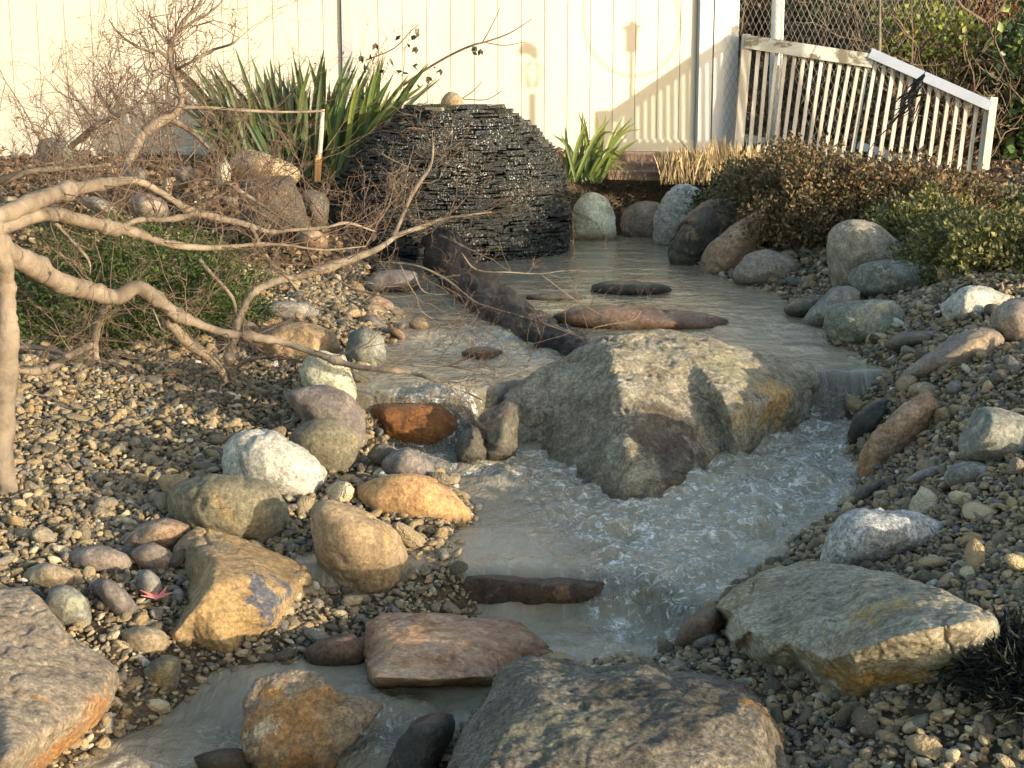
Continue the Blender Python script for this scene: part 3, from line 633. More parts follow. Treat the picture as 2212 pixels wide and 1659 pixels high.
R('river_rock','lavender grey round rock between the brown fall and the orange pointed rock',[(823,1000),(842,980),(876,967),(912,980),(935,1005),(940,1035),(870,1040),(830,1022)],.16,'purple',p=8,amp=.02)
R('river_rock','dark purple brown rock leaning behind the speckled cobble',[(612,848),(650,832),(710,832),(755,850),(785,890),(795,940),(788,965),(750,955),(700,925),(640,890)],.22,'purple',p=10,cuts=2)
R('pale_rock','cream white craggy rock under the tip of the bare branch',T(4,[(1920,720),(1960,620),(2030,600),(2120,620),(2200,660)])+[(752,770),(768,810),(778,850),(776,878),(745,850),(700,835),(660,815)],.2,'palelime',p=14,cuts=5,amp=.05,famp=.03)
R('river_rock','rosy tan boulder with a sunlit cap behind the bare branch',T(4,[(1640,560),(1660,480),(1780,430),(1950,415),(2090,450),(2170,520),(2195,600),(2100,650),(1900,660),(1720,640)]),.3,'tanwarm',p=10,cuts=2,sub=5)
R('river_rock','slim olive cobble beside the cream white craggy rock',T(5,[(45,770),(80,745),(150,765),(230,820),(270,870),(240,885),(150,860),(80,815)]),.09,'olive',p=7,water=False)
R('river_rock','brown two-toned cobble behind the ochre slab',T(7,[(770,225),(850,130),(960,60),(1060,42),(1160,70),(1222,100),(1190,170),(1110,225),(1000,250),(840,250)]),.16,'rust',p=9,water=False)
R('river_rock','rounded brown grey cobble touching the ochre slab corner',T(7,[(830,270),(900,212),(980,193),(1060,230),(1130,300),(1100,370),(960,378),(860,315)]),.13,'warmgrey',p=8,water=False)
R('river_rock','oval grey cobble with pale veins beside the brown grey cobble',T(7,[(440,320),(480,240),(600,212),(720,230),(810,280),(850,350),(830,390),(700,400),(500,375)]),.15,'warmgrey',p=8,water=False)
R('river_rock','cream topped tan cobble at the edge of the biggest brown slab',T(7,[(120,440),(190,355),(300,323),(400,350),(500,410),(515,455),(430,480),(300,495),(180,475)]),.13,'tan',p=9,water=False)
R('river_rock','small rounded tan pebble on the rim of the biggest brown slab',T(7,[(138,500),(160,475),(220,480),(255,520),(230,560),(180,560)]),.05,'tan',p=8,water=False)
R('river_rock','dark olive cobble with a pale ridge standing against the biggest brown slab',T(7,[(285,560),(340,490),(420,462),(520,510),(580,600),(597,735),(520,755),(400,715),(300,620)]),.12,'green',p=10,cuts=2,water=False)
R('river_rock','flat brown cobble sloping between two grey cobbles above the pink leaf',T(7,[(570,455),(640,425),(740,455),(830,540),(897,630),(890,690),(820,705),(750,650),(690,550),(620,495)]),.11,'purple',p=10,cuts=1,water=False)
R('river_rock','upright grey cobble with a tan cheek above the pink leaf',T(7,[(883,440),(900,382),(960,372),(1030,430),(1048,500),(1000,562),(930,578),(893,510)]),.08,'grey',p=9,water=False)
R('river_rock','pale tan cobble just below the pink leaf',T(7,[(770,840),(800,772),(900,735),(1000,742),(1080,800),(1086,862),(1000,900),(920,922),(820,895)]),.11,'tan',p=8,water=False)
R('river_rock','half buried olive cobble below the pale tan cobble',T(7,[(920,1050),(990,950),(1070,922),(1135,925),(1160,1000),(1140,1120),(1040,1150),(950,1110)]),.1,'olive',p=9,water=False)
R('pebble','round blue grey pebble between the pink leaf and ochre slab',T(7,[(1095,545),(1120,500),(1160,490),(1185,530),(1170,580),(1120,590)]),.035,'grey',p=8,sub=3,water=False)
R('pebble','slim white pebble lying below the pale tan cobble',T(7,[(860,920),(900,910),(975,970),(970,1005),(930,1008),(880,960)]),.03,'white',p=8,sub=3,water=False)
R('pebble','white round pebble at the end of the ochre slab',T(7,[(1985,470),(2010,440),(2055,460),(2060,520),(2020,540),(1990,515)]),.04,'white',p=8,sub=3,water=False)
R('pebble','oval grey pebble against the lower side of the ochre slab',T(7,[(1785,735),(1830,717),(1885,745),(1880,785),(1820,785)]),.04,'grey',p=8,sub=3,water=False)
R('pebble','cream pebble near the top corner of the ochre slab',T(7,[(1855,230),(1890,200),(1930,225),(1925,265),(1875,265)]),.035,'white',p=8,sub=3,water=False)
R('pebble','white square pebble touching the ochre slab beside the pink leaf',T(7,[(1175,460),(1200,437),(1225,465),(1205,495),(1180,490)]),.03,'white',p=10,sub=3,water=False)
R('river_rock','wet reddish stone at the waterline between ochre slab and orange brown block',[(655,1412),(690,1380),(760,1368),(788,1390),(790,1425),(720,1438),(670,1432)],.12,'wetrust',p=9)
R('wet_rock','black wet rock with a white vein beside the wide dark boulder',T(8,[(290,1640),(360,1480),(430,1350),(520,1315),(640,1290),(720,1300),(740,1350),(640,1480),(600,1640),(450,1760),(330,1720)]),.18,'wetdark',p=11,cuts=3)
R('wet_rock','dark wet stone at the bottom edge beside the cream and ochre boulder',T(7,[(1240,1580),(1330,1540),(1400,1545),(1500,1520),(1600,1560),(1620,1640),(1500,1720),(1300,1700)]),.1,'wetdark',p=11,cuts=3)
# ledges and stones in the falls
R('ledge_rock','rusty brown ledge under the thin sheet of the narrow fall',T(5,[(185,1000),(235,940),(400,930),(600,935),(790,950),(835,1060),(745,1200),(640,1225),(560,1235),(400,1195),(240,1130)]),.3,rock_mat('ledge_rust','#a2622c','#6e4523','#c07c34','#3a2a1c',6,3,rough=.2,speck=.3,bump=.8),p=14,cuts=2,sub=5,Y=4.235)
R('wet_rock','grey green wet stone wedged between the brown fall and huge boulder',T(5,[(890,990),(950,935),(1060,925),(1140,960),(1150,1100),(1130,1260),(1010,1320),(910,1270),(870,1110)]),.2,'wetgrey',p=16,cuts=6,amp=.08,famp=.04)
R('wet_rock','pale greenish stone in foam at the foot of the brown fall',T(5,[(730,1210),(790,1150),(830,1100),(880,1100),(930,1170),(950,1240),(920,1305),(830,1330),(740,1290)]),.12,'wetgrey',p=14,cuts=5,amp=.08,famp=.04)
R('ledge_rock','low dark wet ledge crossing the stream above the orange brown block',[(965,1272),(985,1252),(1050,1243),(1150,1245),(1250,1250),(1340,1262),(1380,1278),(1370,1305),(1180,1315),(985,1305)],.16,rock_mat('ledge_brown', '#6b4f38', '#3b3128', '#8a6040', '#25201b', 7, 12, rough=.25, bump=.8),p=12,cuts=3,Y=3.15)
R('wet_rock','wet brown stone under the rippled lower pool beside the flat slab',[(1452,1385),(1475,1345),(1510,1318),(1550,1308),(1568,1340),(1545,1380),(1500,1400)],.2,'wetrust',p=10,cuts=2)
R('river_rock','flat grey stone in gravel between wide dark boulder and flat slab',T(9,[(60,860),(110,800),(200,770),(260,800),(230,860),(120,885)]),.09,'grey',p=9,water=False)
# stepping stones in the upper pool
R('stepping_stone','long low red brown stone lying in the upper pool behind the huge boulder',[(1178,678),(1215,660),(1300,656),(1400,664),(1500,672),(1560,688),(1582,702),(1540,716),(1440,716),(1300,702),(1210,692)],.4,'wetrust',p=10,Y=Yh(708,.87)+.12,amp=.06,famp=.03,cuts=4)
R('stepping_stone','small flat dark stone in the bright reflection on the upper pool',[(1276,622),(1290,610),(1340,606),(1420,611),(1455,624),(1440,638),(1360,641),(1295,637)],.3,'wetdark',p=10,Y=Yh(637,.87)+.12)
R('stepping_stone','nearly sunken grey stone beside the log in the upper pool',[(1130,640),(1180,632),(1240,634),(1275,643),(1250,650),(1180,652),(1140,648)],.2,'wetgrey',p=10,Y=Yh(648,.87)+.08)
R('wet_rock','sunken reddish stone in the pool between the log and brown fall',T(5,[(780,620),(850,585),(960,580),(1050,610),(1020,650),(900,665),(810,650)]),.16,'wetrust',p=10,Y=Yh(775,.87)+.06)
R('river_rock','two-toned tan and rust stone on the little gravel spit',T(5,[(150,290),(230,255),(320,285),(360,330),(350,362),(260,355),(170,330)]),.14,'rust',p=10,cuts=1)
R('river_rock','flat purple grey stone on the gravel spit near the twigs',T(5,[(145,400),(200,380),(270,415),(300,455),(250,475),(170,460)]),.12,'purple',p=12,cuts=1)
R('river_rock','small cream stone at the tip of the gravel spit',T(5,[(440,430),(480,395),(540,400),(570,450),(520,470),(460,462)]),.08,'tan',p=9,sub=3)
R('river_rock','pinkish flat stone sliding into the pool from the gravel spit',T(5,[(300,455),(360,460),(415,495),(425,540),(370,520),(310,490)]),.1,'rust',p=10,sub=3)
R('river_rock','wet purple slab under the twigs beside the log',T(5,[(150,190),(230,110),(380,90),(500,110),(520,170),(450,210),(300,225),(180,230)]),.25,'purple',p=11,cuts=2)
R('river_rock','grey wedge stone behind the rosy tan boulder',[(745,760),(755,720),(790,705),(825,730),(835,770),(810,790),(770,785)],.15,'green',p=11,cuts=2)
R('river_rock','low grey stone at the rim of the green shrub',[(560,668),(600,650),(660,652),(690,672),(670,692),(600,694)],.16,'grey',p=10,cuts=1,water=False)
# stones round the back of the pool
R('egg_rock','tall cream egg shaped rock standing in the pool beside the slate fountain',T(2,[(1487,1430),(1500,1330),(1550,1262),(1620,1235),(1700,1262),(1750,1335),(1775,1430),(1778,1530),(1640,1545),(1495,1520)]),.26,rock_mat('egg_cream','#d6d2b2','#bdb690','#8e9076','#e6dfba',12,5,speck=.5,lich=.4,wetz=WZ[0]+.03),p=8,sub=5,amp=.02)
R('river_rock','rounded shadowed grey rock between the egg shaped rock and tall pale rock',T(2,[(1800,1450),(1825,1370),(1895,1305),(1990,1290),(2060,1310),(2050,1400),(2010,1525),(1850,1525)]),.24,'warmgrey',p=8,sub=4)
R('pale_rock','tall pale slanting rock leaning at the back of the pool',[(1411,515),(1410,470),(1432,425),(1455,402),(1485,396),(1505,405),(1532,428),(1500,470),(1475,530),(1430,525)],.25,'white',p=13,cuts=3,sub=5)
R('pale_rock','smaller pale rock peeking over the dark wet rock',[(1505,445),(1525,415),(1560,405),(1598,404),(1605,425),(1570,445),(1530,455)],.2,'white',p=13,cuts=2,Y=8.35)
R('wet_rock','black and brown wet rock overhanging the back of the pool',[(1440,555),(1447,510),(1478,468),(1515,438),(1560,428),(1610,432),(1640,455),(1600,500),(1560,540),(1520,570),(1460,568)],.4,rock_mat('overhang_dark','#5c5546','#3c3930','#8a7048','#23221e',7,8,rough=.4,bump=.9),p=13,cuts=3,sub=5)
R('river_rock','long rosy grey rock slanting down from the hedge to the pool',[(1512,560),(1525,535),(1560,505),(1605,475),(1642,452),(1656,460),(1660,490),(1630,530),(1590,572),(1555,588),(1520,578)],.3,'rust',p=10,cuts=2,sub=5,Y=None)
R('river_rock','lumpy grey brown rock at the pool edge under the brown hedge',[(1582,592),(1612,550),(1655,537),(1700,552),(1728,575),(1715,603),(1660,610),(1600,603)],.26,'warmgrey',p=10,cuts=2)
R('boulder','large round brown green boulder beside the clipped hedge',[(1784,560),(1790,512),(1818,482),(1860,472),(1905,488),(1945,525),(1970,560),(1955,600),(1890,618),(1820,612),(1795,595)],.4,rock_mat('round_brown_green','#9a8b70','#7b7560','#6c7466','#ab9a62',4.5,6,streak=.35,streak_rot=(.2,.4,0)),p=8,sub=5)
R('river_rock','wide mossy grey rock lying in front of the large round boulder',[(1832,600),(1862,568),(1920,560),(1980,564),(2035,578),(2047,602),(2025,628),(1930,636),(1860,626)],.3,'green',p=10,cuts=2,sub=5)
R('river_rock','flat dark purple rock at the waterline below the large round boulder',[(1690,668),(1720,645),(1775,635),(1822,642),(1815,665),(1760,680),(1710,680)],.26,'wetgrey',p=11,cuts=1)
R('river_rock','wedge shaped grey rock dipping into the pool beside the green faceted rock',[(1732,698),(1765,655),(1800,622),(1825,617),(1862,630),(1855,665),(1800,700),(1750,706)],.26,'green',p=12,cuts=2)
R('river_rock','green grey faceted rock with a pale vertical vein at the pool edge',[(1778,700),(1790,660),(1850,645),(1930,648),(1962,688),(1957,712),(1900,722),(1850,742),(1800,730)],.3,rock_mat('faceted_green','#858b78','#5e6556','#b3a882','#3f443a',6,4,streak=.2,lich=.4),p=15,cuts=3,sub=5)
R('river_rock','low dark rock nearly buried in gravel behind the green faceted rock',T(6,[(1310,570),(1400,500),(1550,478),(1680,480),(1700,520),(1600,560),(1450,590)]),.2,'wetgrey',p=10,cuts=1,water=False)
R('pale_rock','sunlit white grey rock on gravel near the hedge end',T(6,[(1690,320),(1780,250),(1870,190),(1980,200),(2120,260),(2060,330),(2000,400),(1850,410),(1720,370)]),.28,'white',p=13,cuts=4,sub=5,water=False)
R('river_rock','round brown grey rock cut by the edge of the photo beside the white grey rock',[(2143,690),(2160,660),(2205,642),(2265,650),(2290,700),(2240,738),(2180,730)],.26,'warmgrey',p=9,water=False)
R('river_rock','big hump backed brown grey rock on the gravel slope',T(6,[(1430,760),(1520,680),(1640,600),(1760,520),(1900,470),(2000,462),(2070,510),(2110,590),(2100,720),(1960,735),(1850,750),(1650,730)]),.32,'warmgrey',p=10,cuts=2,sub=5,water=False)
R('river_rock','flat tan stone half covered by gravel below the hump backed rock',T(6,[(1465,860),(1500,820),(1580,805),(1680,850),(1720,890),(1620,895),(1500,890)]),.12,'tan',p=9,water=False)
R('river_rock','small pale grey stone poking from gravel below the hump backed rock',T(6,[(1710,850),(1740,800),(1800,800),(1840,840),(1800,885),(1740,880)]),.1,'grey',p=9,sub=3,water=False)
R('river_rock','slender orange rock slanting down to the fast water',T(6,[(1140,1390),(1170,1250),(1230,1130),(1330,1020),(1430,930),(1530,875),(1600,870),(1650,910),(1620,990),(1530,1080),(1450,1180),(1340,1280),(1230,1370)]),.2,rock_mat('slant_orange','#b9854f','#8f6a4c','#7c6a5c','#c99a55',6,6,streak=.4,streak_rot=(.4,.9,0)),p=11,cuts=2,sub=5)
R('wet_rock','black green wet rock beside the slender orange rock',T(6,[(1080,1130),(1120,1040),(1220,940),(1300,905),(1400,930),(1380,1010),(1290,1080),(1200,1160),(1110,1180)]),.2,'wetdark',p=11,cuts=3)
R('river_rock','soft grey green block on the gravel slope at the edge of the photo',T(6,[(1800,1180),(1850,1080),(1900,990),(2000,975),(2150,1010),(2300,1080),(2330,1250),(2100,1310),(1900,1280),(1810,1240)]),.26,'green',p=12,cuts=2,sub=5,water=False)
R('river_rock','low grey rock with a broad back half sunk in the gravel slope',T(6,[(1700,1420),(1760,1340),(1900,1320),(2050,1350),(2125,1410),(2060,1440),(1900,1470),(1750,1480)]),.18,'green',p=9,water=False,sub=4)
R('river_rock','thin pale grey rock lying behind the low broad backed rock',T(6,[(1450,1440),(1540,1380),(1680,1340),(1760,1350),(1720,1410),(1600,1440),(1500,1455)]),.14,'grey',p=10,water=False,sub=4)
R('wet_rock','flat dark wet rock at the shore above the blue grey granite rock',T(6,[(1090,1560),(1150,1480),(1260,1430),(1340,1440),(1300,1500),(1200,1560),(1120,1590)]),.16,'wetgrey',p=10,cuts=1)
R('granite_rock','pointed blue grey granite rock half in shade above the flat slab',T(9,[(890,320),(900,230),(950,110),(1010,30),(1110,-20),(1300,-30),(1480,-10),(1640,40),(1770,115),(1640,165),(1480,200),(1250,280),(1100,350),(960,345)]),.3,rock_mat('granite_blue','#b4b2ae','#94938f','#7a7876','#c9bea3',14,12,speck=.7,patch=.62),p=11,cuts=2,sub=5,water=False)
R('pebble','yellowish pebble lying behind the blue grey granite rock',T(6,[(1465,1610),(1490,1590),(1550,1598),(1562,1625),(1520,1645),(1480,1640)]),.05,'tan',p=8,sub=3,water=False)
R('pebble','slender white pebble on gravel below the flat slab',T(9,[(1010,1470),(1030,1458),(1080,1490),(1130,1530),(1120,1548),(1060,1515)]),.02,'white',p=8,sub=3,water=False)
R('pebble','white oval pebble behind the top edge of the flat slab',T(9,[(1580,460),(1640,432),(1695,460),(1700,490),(1640,500)]),.05,'white',p=8,sub=3,water=False)
R('pebble','round white pebble on gravel near the slender orange rock',T(6,[(1790,1000),(1815,988),(1845,1005),(1840,1035),(1805,1038)]),.035,'white',p=8,sub=3,water=False)
R('pebble','cream pebble on gravel above the blue grey granite rock',T(6,[(1590,1310),(1640,1285),(1685,1300),(1660,1345),(1610,1350)]),.05,'tan',p=9,sub=3,water=False)
R('pebble','dark slate pebble lying alone on the sloping gravel',T(4,[(960,1020),(1000,985),(1070,980),(1130,1020),(1110,1040),(1020,1042)]),.05,'wetgrey',p=9,sub=3,water=False)
R('pebble','pale elongated pebble on the gravel behind the white granite cobble',T(4,[(1440,1100),(1470,1065),(1530,1040),(1555,1055),(1520,1090),(1460,1112)]),.04,'tan',p=9,sub=3,water=False)
# retaining stones left of the fountain
R('bed_rock','pointed blue green rock in front of the cream fence',T(1,[(212,1050),(225,970),(270,900),(330,880),(390,895),(440,940),(470,1000),(450,1060),(350,1080)]),.3,'green',p=12,cuts=2,Y=7.6)
R('bed_rock','broad tan topped rock in front of the sword leaved clump',T(1,[(1470,1075),(1490,1020),(1560,970),(1610,960),(1680,1000),(1780,1040),(1880,1060),(1935,1100),(1935,1140),(1750,1150),(1550,1140)]),.5,'tan',p=13,cuts=2,Y=7.35)
R('bed_rock','tall dark brown retaining rock below the broad tan topped rock',T(1,[(1545,1150),(1700,1125),(1880,1130),(1900,1190),(1930,1260),(1990,1400),(2010,1480),(1800,1500),(1560,1480),(1530,1300)]),.4,rock_mat('retaining_dark','#6b6152','#4f473d','#7d6e58',None,6,5),p=13,cuts=2,Y=7.05,sub=5)
R('bed_rock','grey retaining rock squeezed between the dark brown rock and fountain',T(1,[(1930,1260),(1990,1215),(2080,1235),(2120,1300),(2110,1420),(2020,1440),(1960,1360)]),.3,'wetgrey',p=12,cuts=1,Y=7.15)
R('bed_rock','small cream rounded rock beside the broad tan topped rock',T(1,[(1385,1110),(1400,1060),(1450,1045),(1490,1075),(1480,1140),(1440,1190),(1395,1180)]),.18,'palelime',p=9,Y=7.2)
R('bed_rock','pale pointed rock low behind the twigs of the bare tree',T(1,[(1030,1230),(1050,1160),(1075,1140),(1110,1190),(1100,1240),(1060,1250)]),.14,'tan',p=10,Y=6.9)
R('bed_rock','round olive grey rock under the twigs of the bare tree',T(1,[(830,1130),(850,1080),(900,1070),(935,1110),(930,1150),(880,1180)]),.16,'green',p=9,Y=7.1)
R('bed_rock','wide brown grey rock half hidden by bare twigs',T(1,[(820,1290),(870,1240),(960,1240),(1060,1290),(1080,1360),(980,1400),(860,1380)]),.3,'warmgrey',p=10,cuts=1,Y=6.6)
R('bed_rock','dark blue grey slab behind the thick bare limb',T(1,[(510,1290),(560,1260),(650,1280),(760,1340),(740,1370),(620,1350)]),.3,'grey',p=12,cuts=1,Y=6.6)
R('bed_rock','brown block low in the bank beside the fountain foot',T(1,[(1900,1480),(2010,1455),(2080,1500),(2110,1560),(2000,1600),(1900,1560)]),.25,'rust',p=12,cuts=1,Y=6.9)
R('bed_rock','purple brown rock behind the bare twigs near the fence',T(1,[(1120,1110),(1160,1070),(1230,1075),(1260,1130),(1230,1190),(1140,1190)]),.25,'purple',p=10,cuts=1,Y=7.4)
#@@PART3
# ------------------------------------------------------------------ simple materials
def flat_mat(name, c1, c2, scale=20, rough=.7, bump=.4, dist=.004, stretch=(1, 1, 1), spec=.3, c3=None, th=.6):
    t = NT(name); pos = t.n('ShaderNodeTexCoord').outputs['Object']; v = t.map(pos, scale=stretch)
    n = t.noise(v, scale, 6, .65, .3)
    col = t.mix(t.ramp(n, [(.35, 0), (.65, 1)]), lin(c1), lin(c2))
    if c3: col = t.mix(t.ramp(t.noise(v, scale * .6, 7, .75, 1), [(th, 0), (th + .05, 1)]), col, lin(c3))
    return t.fin(t.pbr(col, rough, t.bump(n, bump, dist), spec))
def island_mat(name, cols, rough=.6, trans=.0, spec=.3, scale=None):
    """each leaf its own colour"""
    t = NT(name); g_ = t.n('ShaderNodeNewGeometry'); r = g_.outputs['Random Per Island']
    n = len(cols); col = t.ramp(r, [(i / max(n - 1, 1), lin(c)) for i, c in enumerate(cols)])
    big = t.noise(g_.outputs['Position'], scale or 3.5, 3, .6)
    col = t.mix(.6, col, t.ramp(big, [(.35, (.5, .5, .5, 1)), (.65, (1.15, 1.1, 1, 1))]), 'MULTIPLY')
    sh = t.pbr(col, rough, None, spec)
    if trans:
        tr = t.n('ShaderNodeBsdfTranslucent'); t.l(col, tr.inputs[0]); m = t.n('ShaderNodeMixShader'); m.inputs[0].default_value = trans; t.l(sh, m.inputs[1]); t.l(tr.outputs[0], m.inputs[2]); sh = m.outputs[0]
    return t.fin(sh)

# ------------------------------------------------------------------ cream board fence
WA, WB = 9.6, .246
def wallX(px, y=200):
    d = ray(px, y); tt = d[0] / d[1]; return tt * WA / (1 - WB * tt)
wdir = np.array([1, WB, 0]) / math.hypot(1, WB); wn = np.array([WB, -1, 0]) / math.hypot(1, WB)
def wpt(s, n, z):
    """s metres along the fence from X = 0, n metres towards the camera"""
    return np.array([0, WA, 0]) + wdir * s + wn * n + np.array([0, 0, z])
def wS(px): return wallX(px) * math.hypot(1, WB)
m_vinyl = flat_mat('cream_vinyl', '#aaa699', '#a39f91', 3, .38, .05, .002, (1, 1, .3), .45)
m_whitev = flat_mat('white_vinyl', '#b2b2b1', '#a9a9a8', 4, .35, .05, .002, (1, 1, .3), .45)
m_greyv = flat_mat('grey_post', '#8b8d90', '#77797d', 6, .4, .1, .002, (1, 1, .2), .5)  # grey metal tone that also carries the shade on this line post
pf = empty('board_fence', wpt(-1, 0, CZ - .5), 'tall cream board fence with vertical grooves and white end posts', 'fence')
def panel(s0, s1, phase):
    V = []; prof = []; s = s0
    edges = np.arange(phase - .152 * 40, s1 + .2, .152)
    prof.append((s0, 0.))
    for e in edges:
        if s0 + .02 < e < s1 - .02: prof += [(e - .0028, 0), (e - .0008, -.005), (e + .0008, -.005), (e + .0028, 0)]
    prof.append((s1, 0.))
    zt = CZ + 1.45; n = len(prof); V = []
    for s_, d_ in prof:
        zb = CZ - .42
        V.append(wpt(s_, d_, zb)); V.append(wpt(s_, d_, zt)); V.append(wpt(s_, -.022, zb)); V.append(wpt(s_, -.022, zt))
    Fc = []
    for i in range(n - 1):
        a = 4 * i; b = 4 * i + 4
        Fc += [(a, b, b + 1, a + 1), (b + 2, a + 2, a + 3, b + 3), (a + 1, b + 1, b + 3, a + 3), (b, a, a + 2, b + 2)]
    Fc += [(0, 1, 3, 2), (4 * n - 4, 4 * n - 2, 4 * n - 1, 4 * n - 3)]
    return mesh_obj('panel', V, Fc, m_vinyl, pf, loc=tuple(pf.location))
def wbox(mb, s0, s1, n0, n1, z0a, z0b, z1a, z1b=None):
    z1b = z1a if z1b is None else z1b
    V = [wpt(s, n, z) for s, zs in ((s0, (z0a, z1a)), (s1, (z0b, z1b))) for n in (n0, n1) for z in zs]
    mb.add(V, [(0, 1, 3, 2), (4, 6, 7, 5), (0, 4, 5, 1), (2, 3, 7, 6), (0, 2, 6, 4), (1, 5, 7, 3)])
sp = wS(751); se = wS(1502); sL = sp - 2.35 * 1; 
for a, b, ph in ((sp + .035, se, wS(871)), (sp - 2.32, sp - .035, wS(31)), (sp - 4.7, sp - 2.39, wS(31)), (sp - 7.0, sp - 4.77, wS(31))): panel(a, b, ph)
for a, b in ((sp + .036, se), (sp - 2.32, sp - .036), (sp - 4.7, sp - 2.39), (sp - 7.0, sp - 4.77)):
    mb = MB(); f = lambda s: CZ - .235 - (s + 3) * .024
    wbox(mb, a, b, .012, -.04, -.02 + CZ - .65, CZ - .68, f(a), f(b)); mb.build('rail', m_vinyl, pf, loc=tuple(pf.location))
for s_, m_, w_ in ((sp, m_greyv, .064), (sp - 2.355, m_whitev, .07), (sp - 4.735, m_whitev, .07)):
    mb = MB(); wbox(mb, s_ - w_ / 2, s_ + w_ / 2, .03, -.05, CZ - .7, CZ - .7, CZ + 1.5); mb.build('post', m_, pf, loc=tuple(pf.location))
for a, b in ((1503, 1531), (1534, 1586)):
    mb = MB(); wbox(mb, wS(a), wS(b), .05, -.06, CZ - .7, CZ - .7, CZ + 1.52); mb.build('post', m_whitev, pf, loc=tuple(pf.location))

# ------------------------------------------------------------------ chain link fence
m_galv = flat_mat('galvanised_wire', '#7d7d78', '#5a5853', 30, .5, .2, .001, spec=.5); m_galv.node_tree.nodes
m_pipe = flat_mat('painted_pipe', '#dcdcd6', '#c9c8c0', 8, .4, .1, .001)
cf = empty('chain_link_fence', wpt(wS(1640), 0, CZ - .6), 'chain link fence with a white pipe post beside the cream board fence', 'fence')
mb = MB(); c0 = wS(1556); n0 = .062; step = .042; W_ = 3.2; zb, zt = CZ - .7, CZ + 1.2
ncol = int(W_ / step); nrow = int((zt - zb) / step)
for i in range(ncol):
    pts = []
    for j in range(nrow + 1):
        pts.append(wpt(c0 + i * step + (step / 2 if j % 2 else -step / 2 * .0) , n0 + (.003 if j % 2 else -.003), zb + j * step))
    mb.tube(pts, [.0012] * len(pts), 3)
    pts2 = [wpt(c0 + (i + 1) * step - (step / 2 if j % 2 else 0), n0 - (.003 if j % 2 else -.003), zb + j * step) for j in range(nrow + 1)]
    mb.tube(pts2, [.0012] * len(pts2), 3)
mb.build('wire_mesh', m_galv, cf, loc=tuple(cf.location))
for px in (1677, 2330):
    mb = MB(); s_ = wS(px); zz = np.linspace(CZ - .8, CZ + 1.25, 4); mb.tube([wpt(s_, -.02, z) for z in zz], [.042] * 4, 16); mb.build('post', m_pipe, cf, smooth=True, loc=tuple(cf.location))

# ------------------------------------------------------------------ leaning picket panels
m_pick = flat_mat('weathered_white_paint', '#c4bfb2', '#a39b8c', 9, .6, .5, .003, (1, 1, .15), .3, '#8b8272', .60)
m_rail = flat_mat('peeling_rail_paint', '#cfcbbd', '#a59f8b', 7, .65, .6, .004, (.5, 1, 1), .3, '#7b735f', .52)
m_rail2 = flat_mat('grey_rail_paint', '#c9cbd2', '#bcbec6', 7, .5, .3, .003, (.5, 1, 1), .3, '#8d8b86', .66)
def pickets(label, tl, tr, bl, br, n, railm, railw, kname, endpost=False, startpost=False):
    A, B, C_, D_ = [P(*q) for q in (tl, tr, bl, br)]
    base = (C_ + D_) / 2; root = empty(kname, base, label, 'picket fence', 'picket panels leaning by the hedge')
    loc = tuple(root.location); f = np.array([0, -.02, 0])
    nrm = np.cross(B - A, C_ - A); nrm /= np.linalg.norm(nrm); nrm = nrm if nrm[1] < 0 else -nrm
    for i in range(n):
        u = (i + .5) / n; a = A + (B - A) * u; b = C_ + (D_ - C_) * u
        q = MB(); j = rng.uniform(-.004, .004); a2 = a + (b - a) * .02; b = b + (b - a) * rng.uniform(-.03, .02)
        q.beam(a2 + [j, 0, 0], b + [-j, 0, 0], .023 + rng.uniform(-.002, .002), .021); q.build('picket', m_pick, root, loc=loc)
    dv = (C_ - A) / np.linalg.norm(C_ - A)
    q = MB(); q.beam(A + dv * railw * .45 + nrm * .028, B + dv * railw * .45 + nrm * .028, railw, .022); q.build('rail', railm, root, loc=loc)
    q = MB(); q.beam(A + nrm * .005, B + nrm * .005, .014, .05); q.build('cap_rail', railm, root, loc=loc)
    q = MB(); q.beam(A + (C_ - A) * .86 - nrm * .03, B + (D_ - B) * .86 - nrm * .03, .05, .022); q.build('lower_rail', railm, root, loc=loc)
    if endpost: q = MB(); q.beam(B - dv * .03, D_ + (D_ - B) * .1, .045, .06); q.build('post', m_pick, root, loc=loc)
    if startpost: q = MB(); q.beam(A - dv * .01, C_, .05, .05); q.build('post', m_pick, root, loc=loc)
    return root
pickets('weathered picket panel with peeling rail standing next to the chain link post', (1612,78,9.84), (1888,120,9.62), (1592,330,9.76), (1842,372,9.52), 14, m_rail, .085, 'picket_panel', startpost=True)
pickets('grey railed picket panel sloping down behind the clipped hedge', (1884,108,9.62), (2143,222,9.25), (1846,345,9.52), (2118,425,9.15), 13, m_rail2, .06, 'picket_panel', endpost=True)

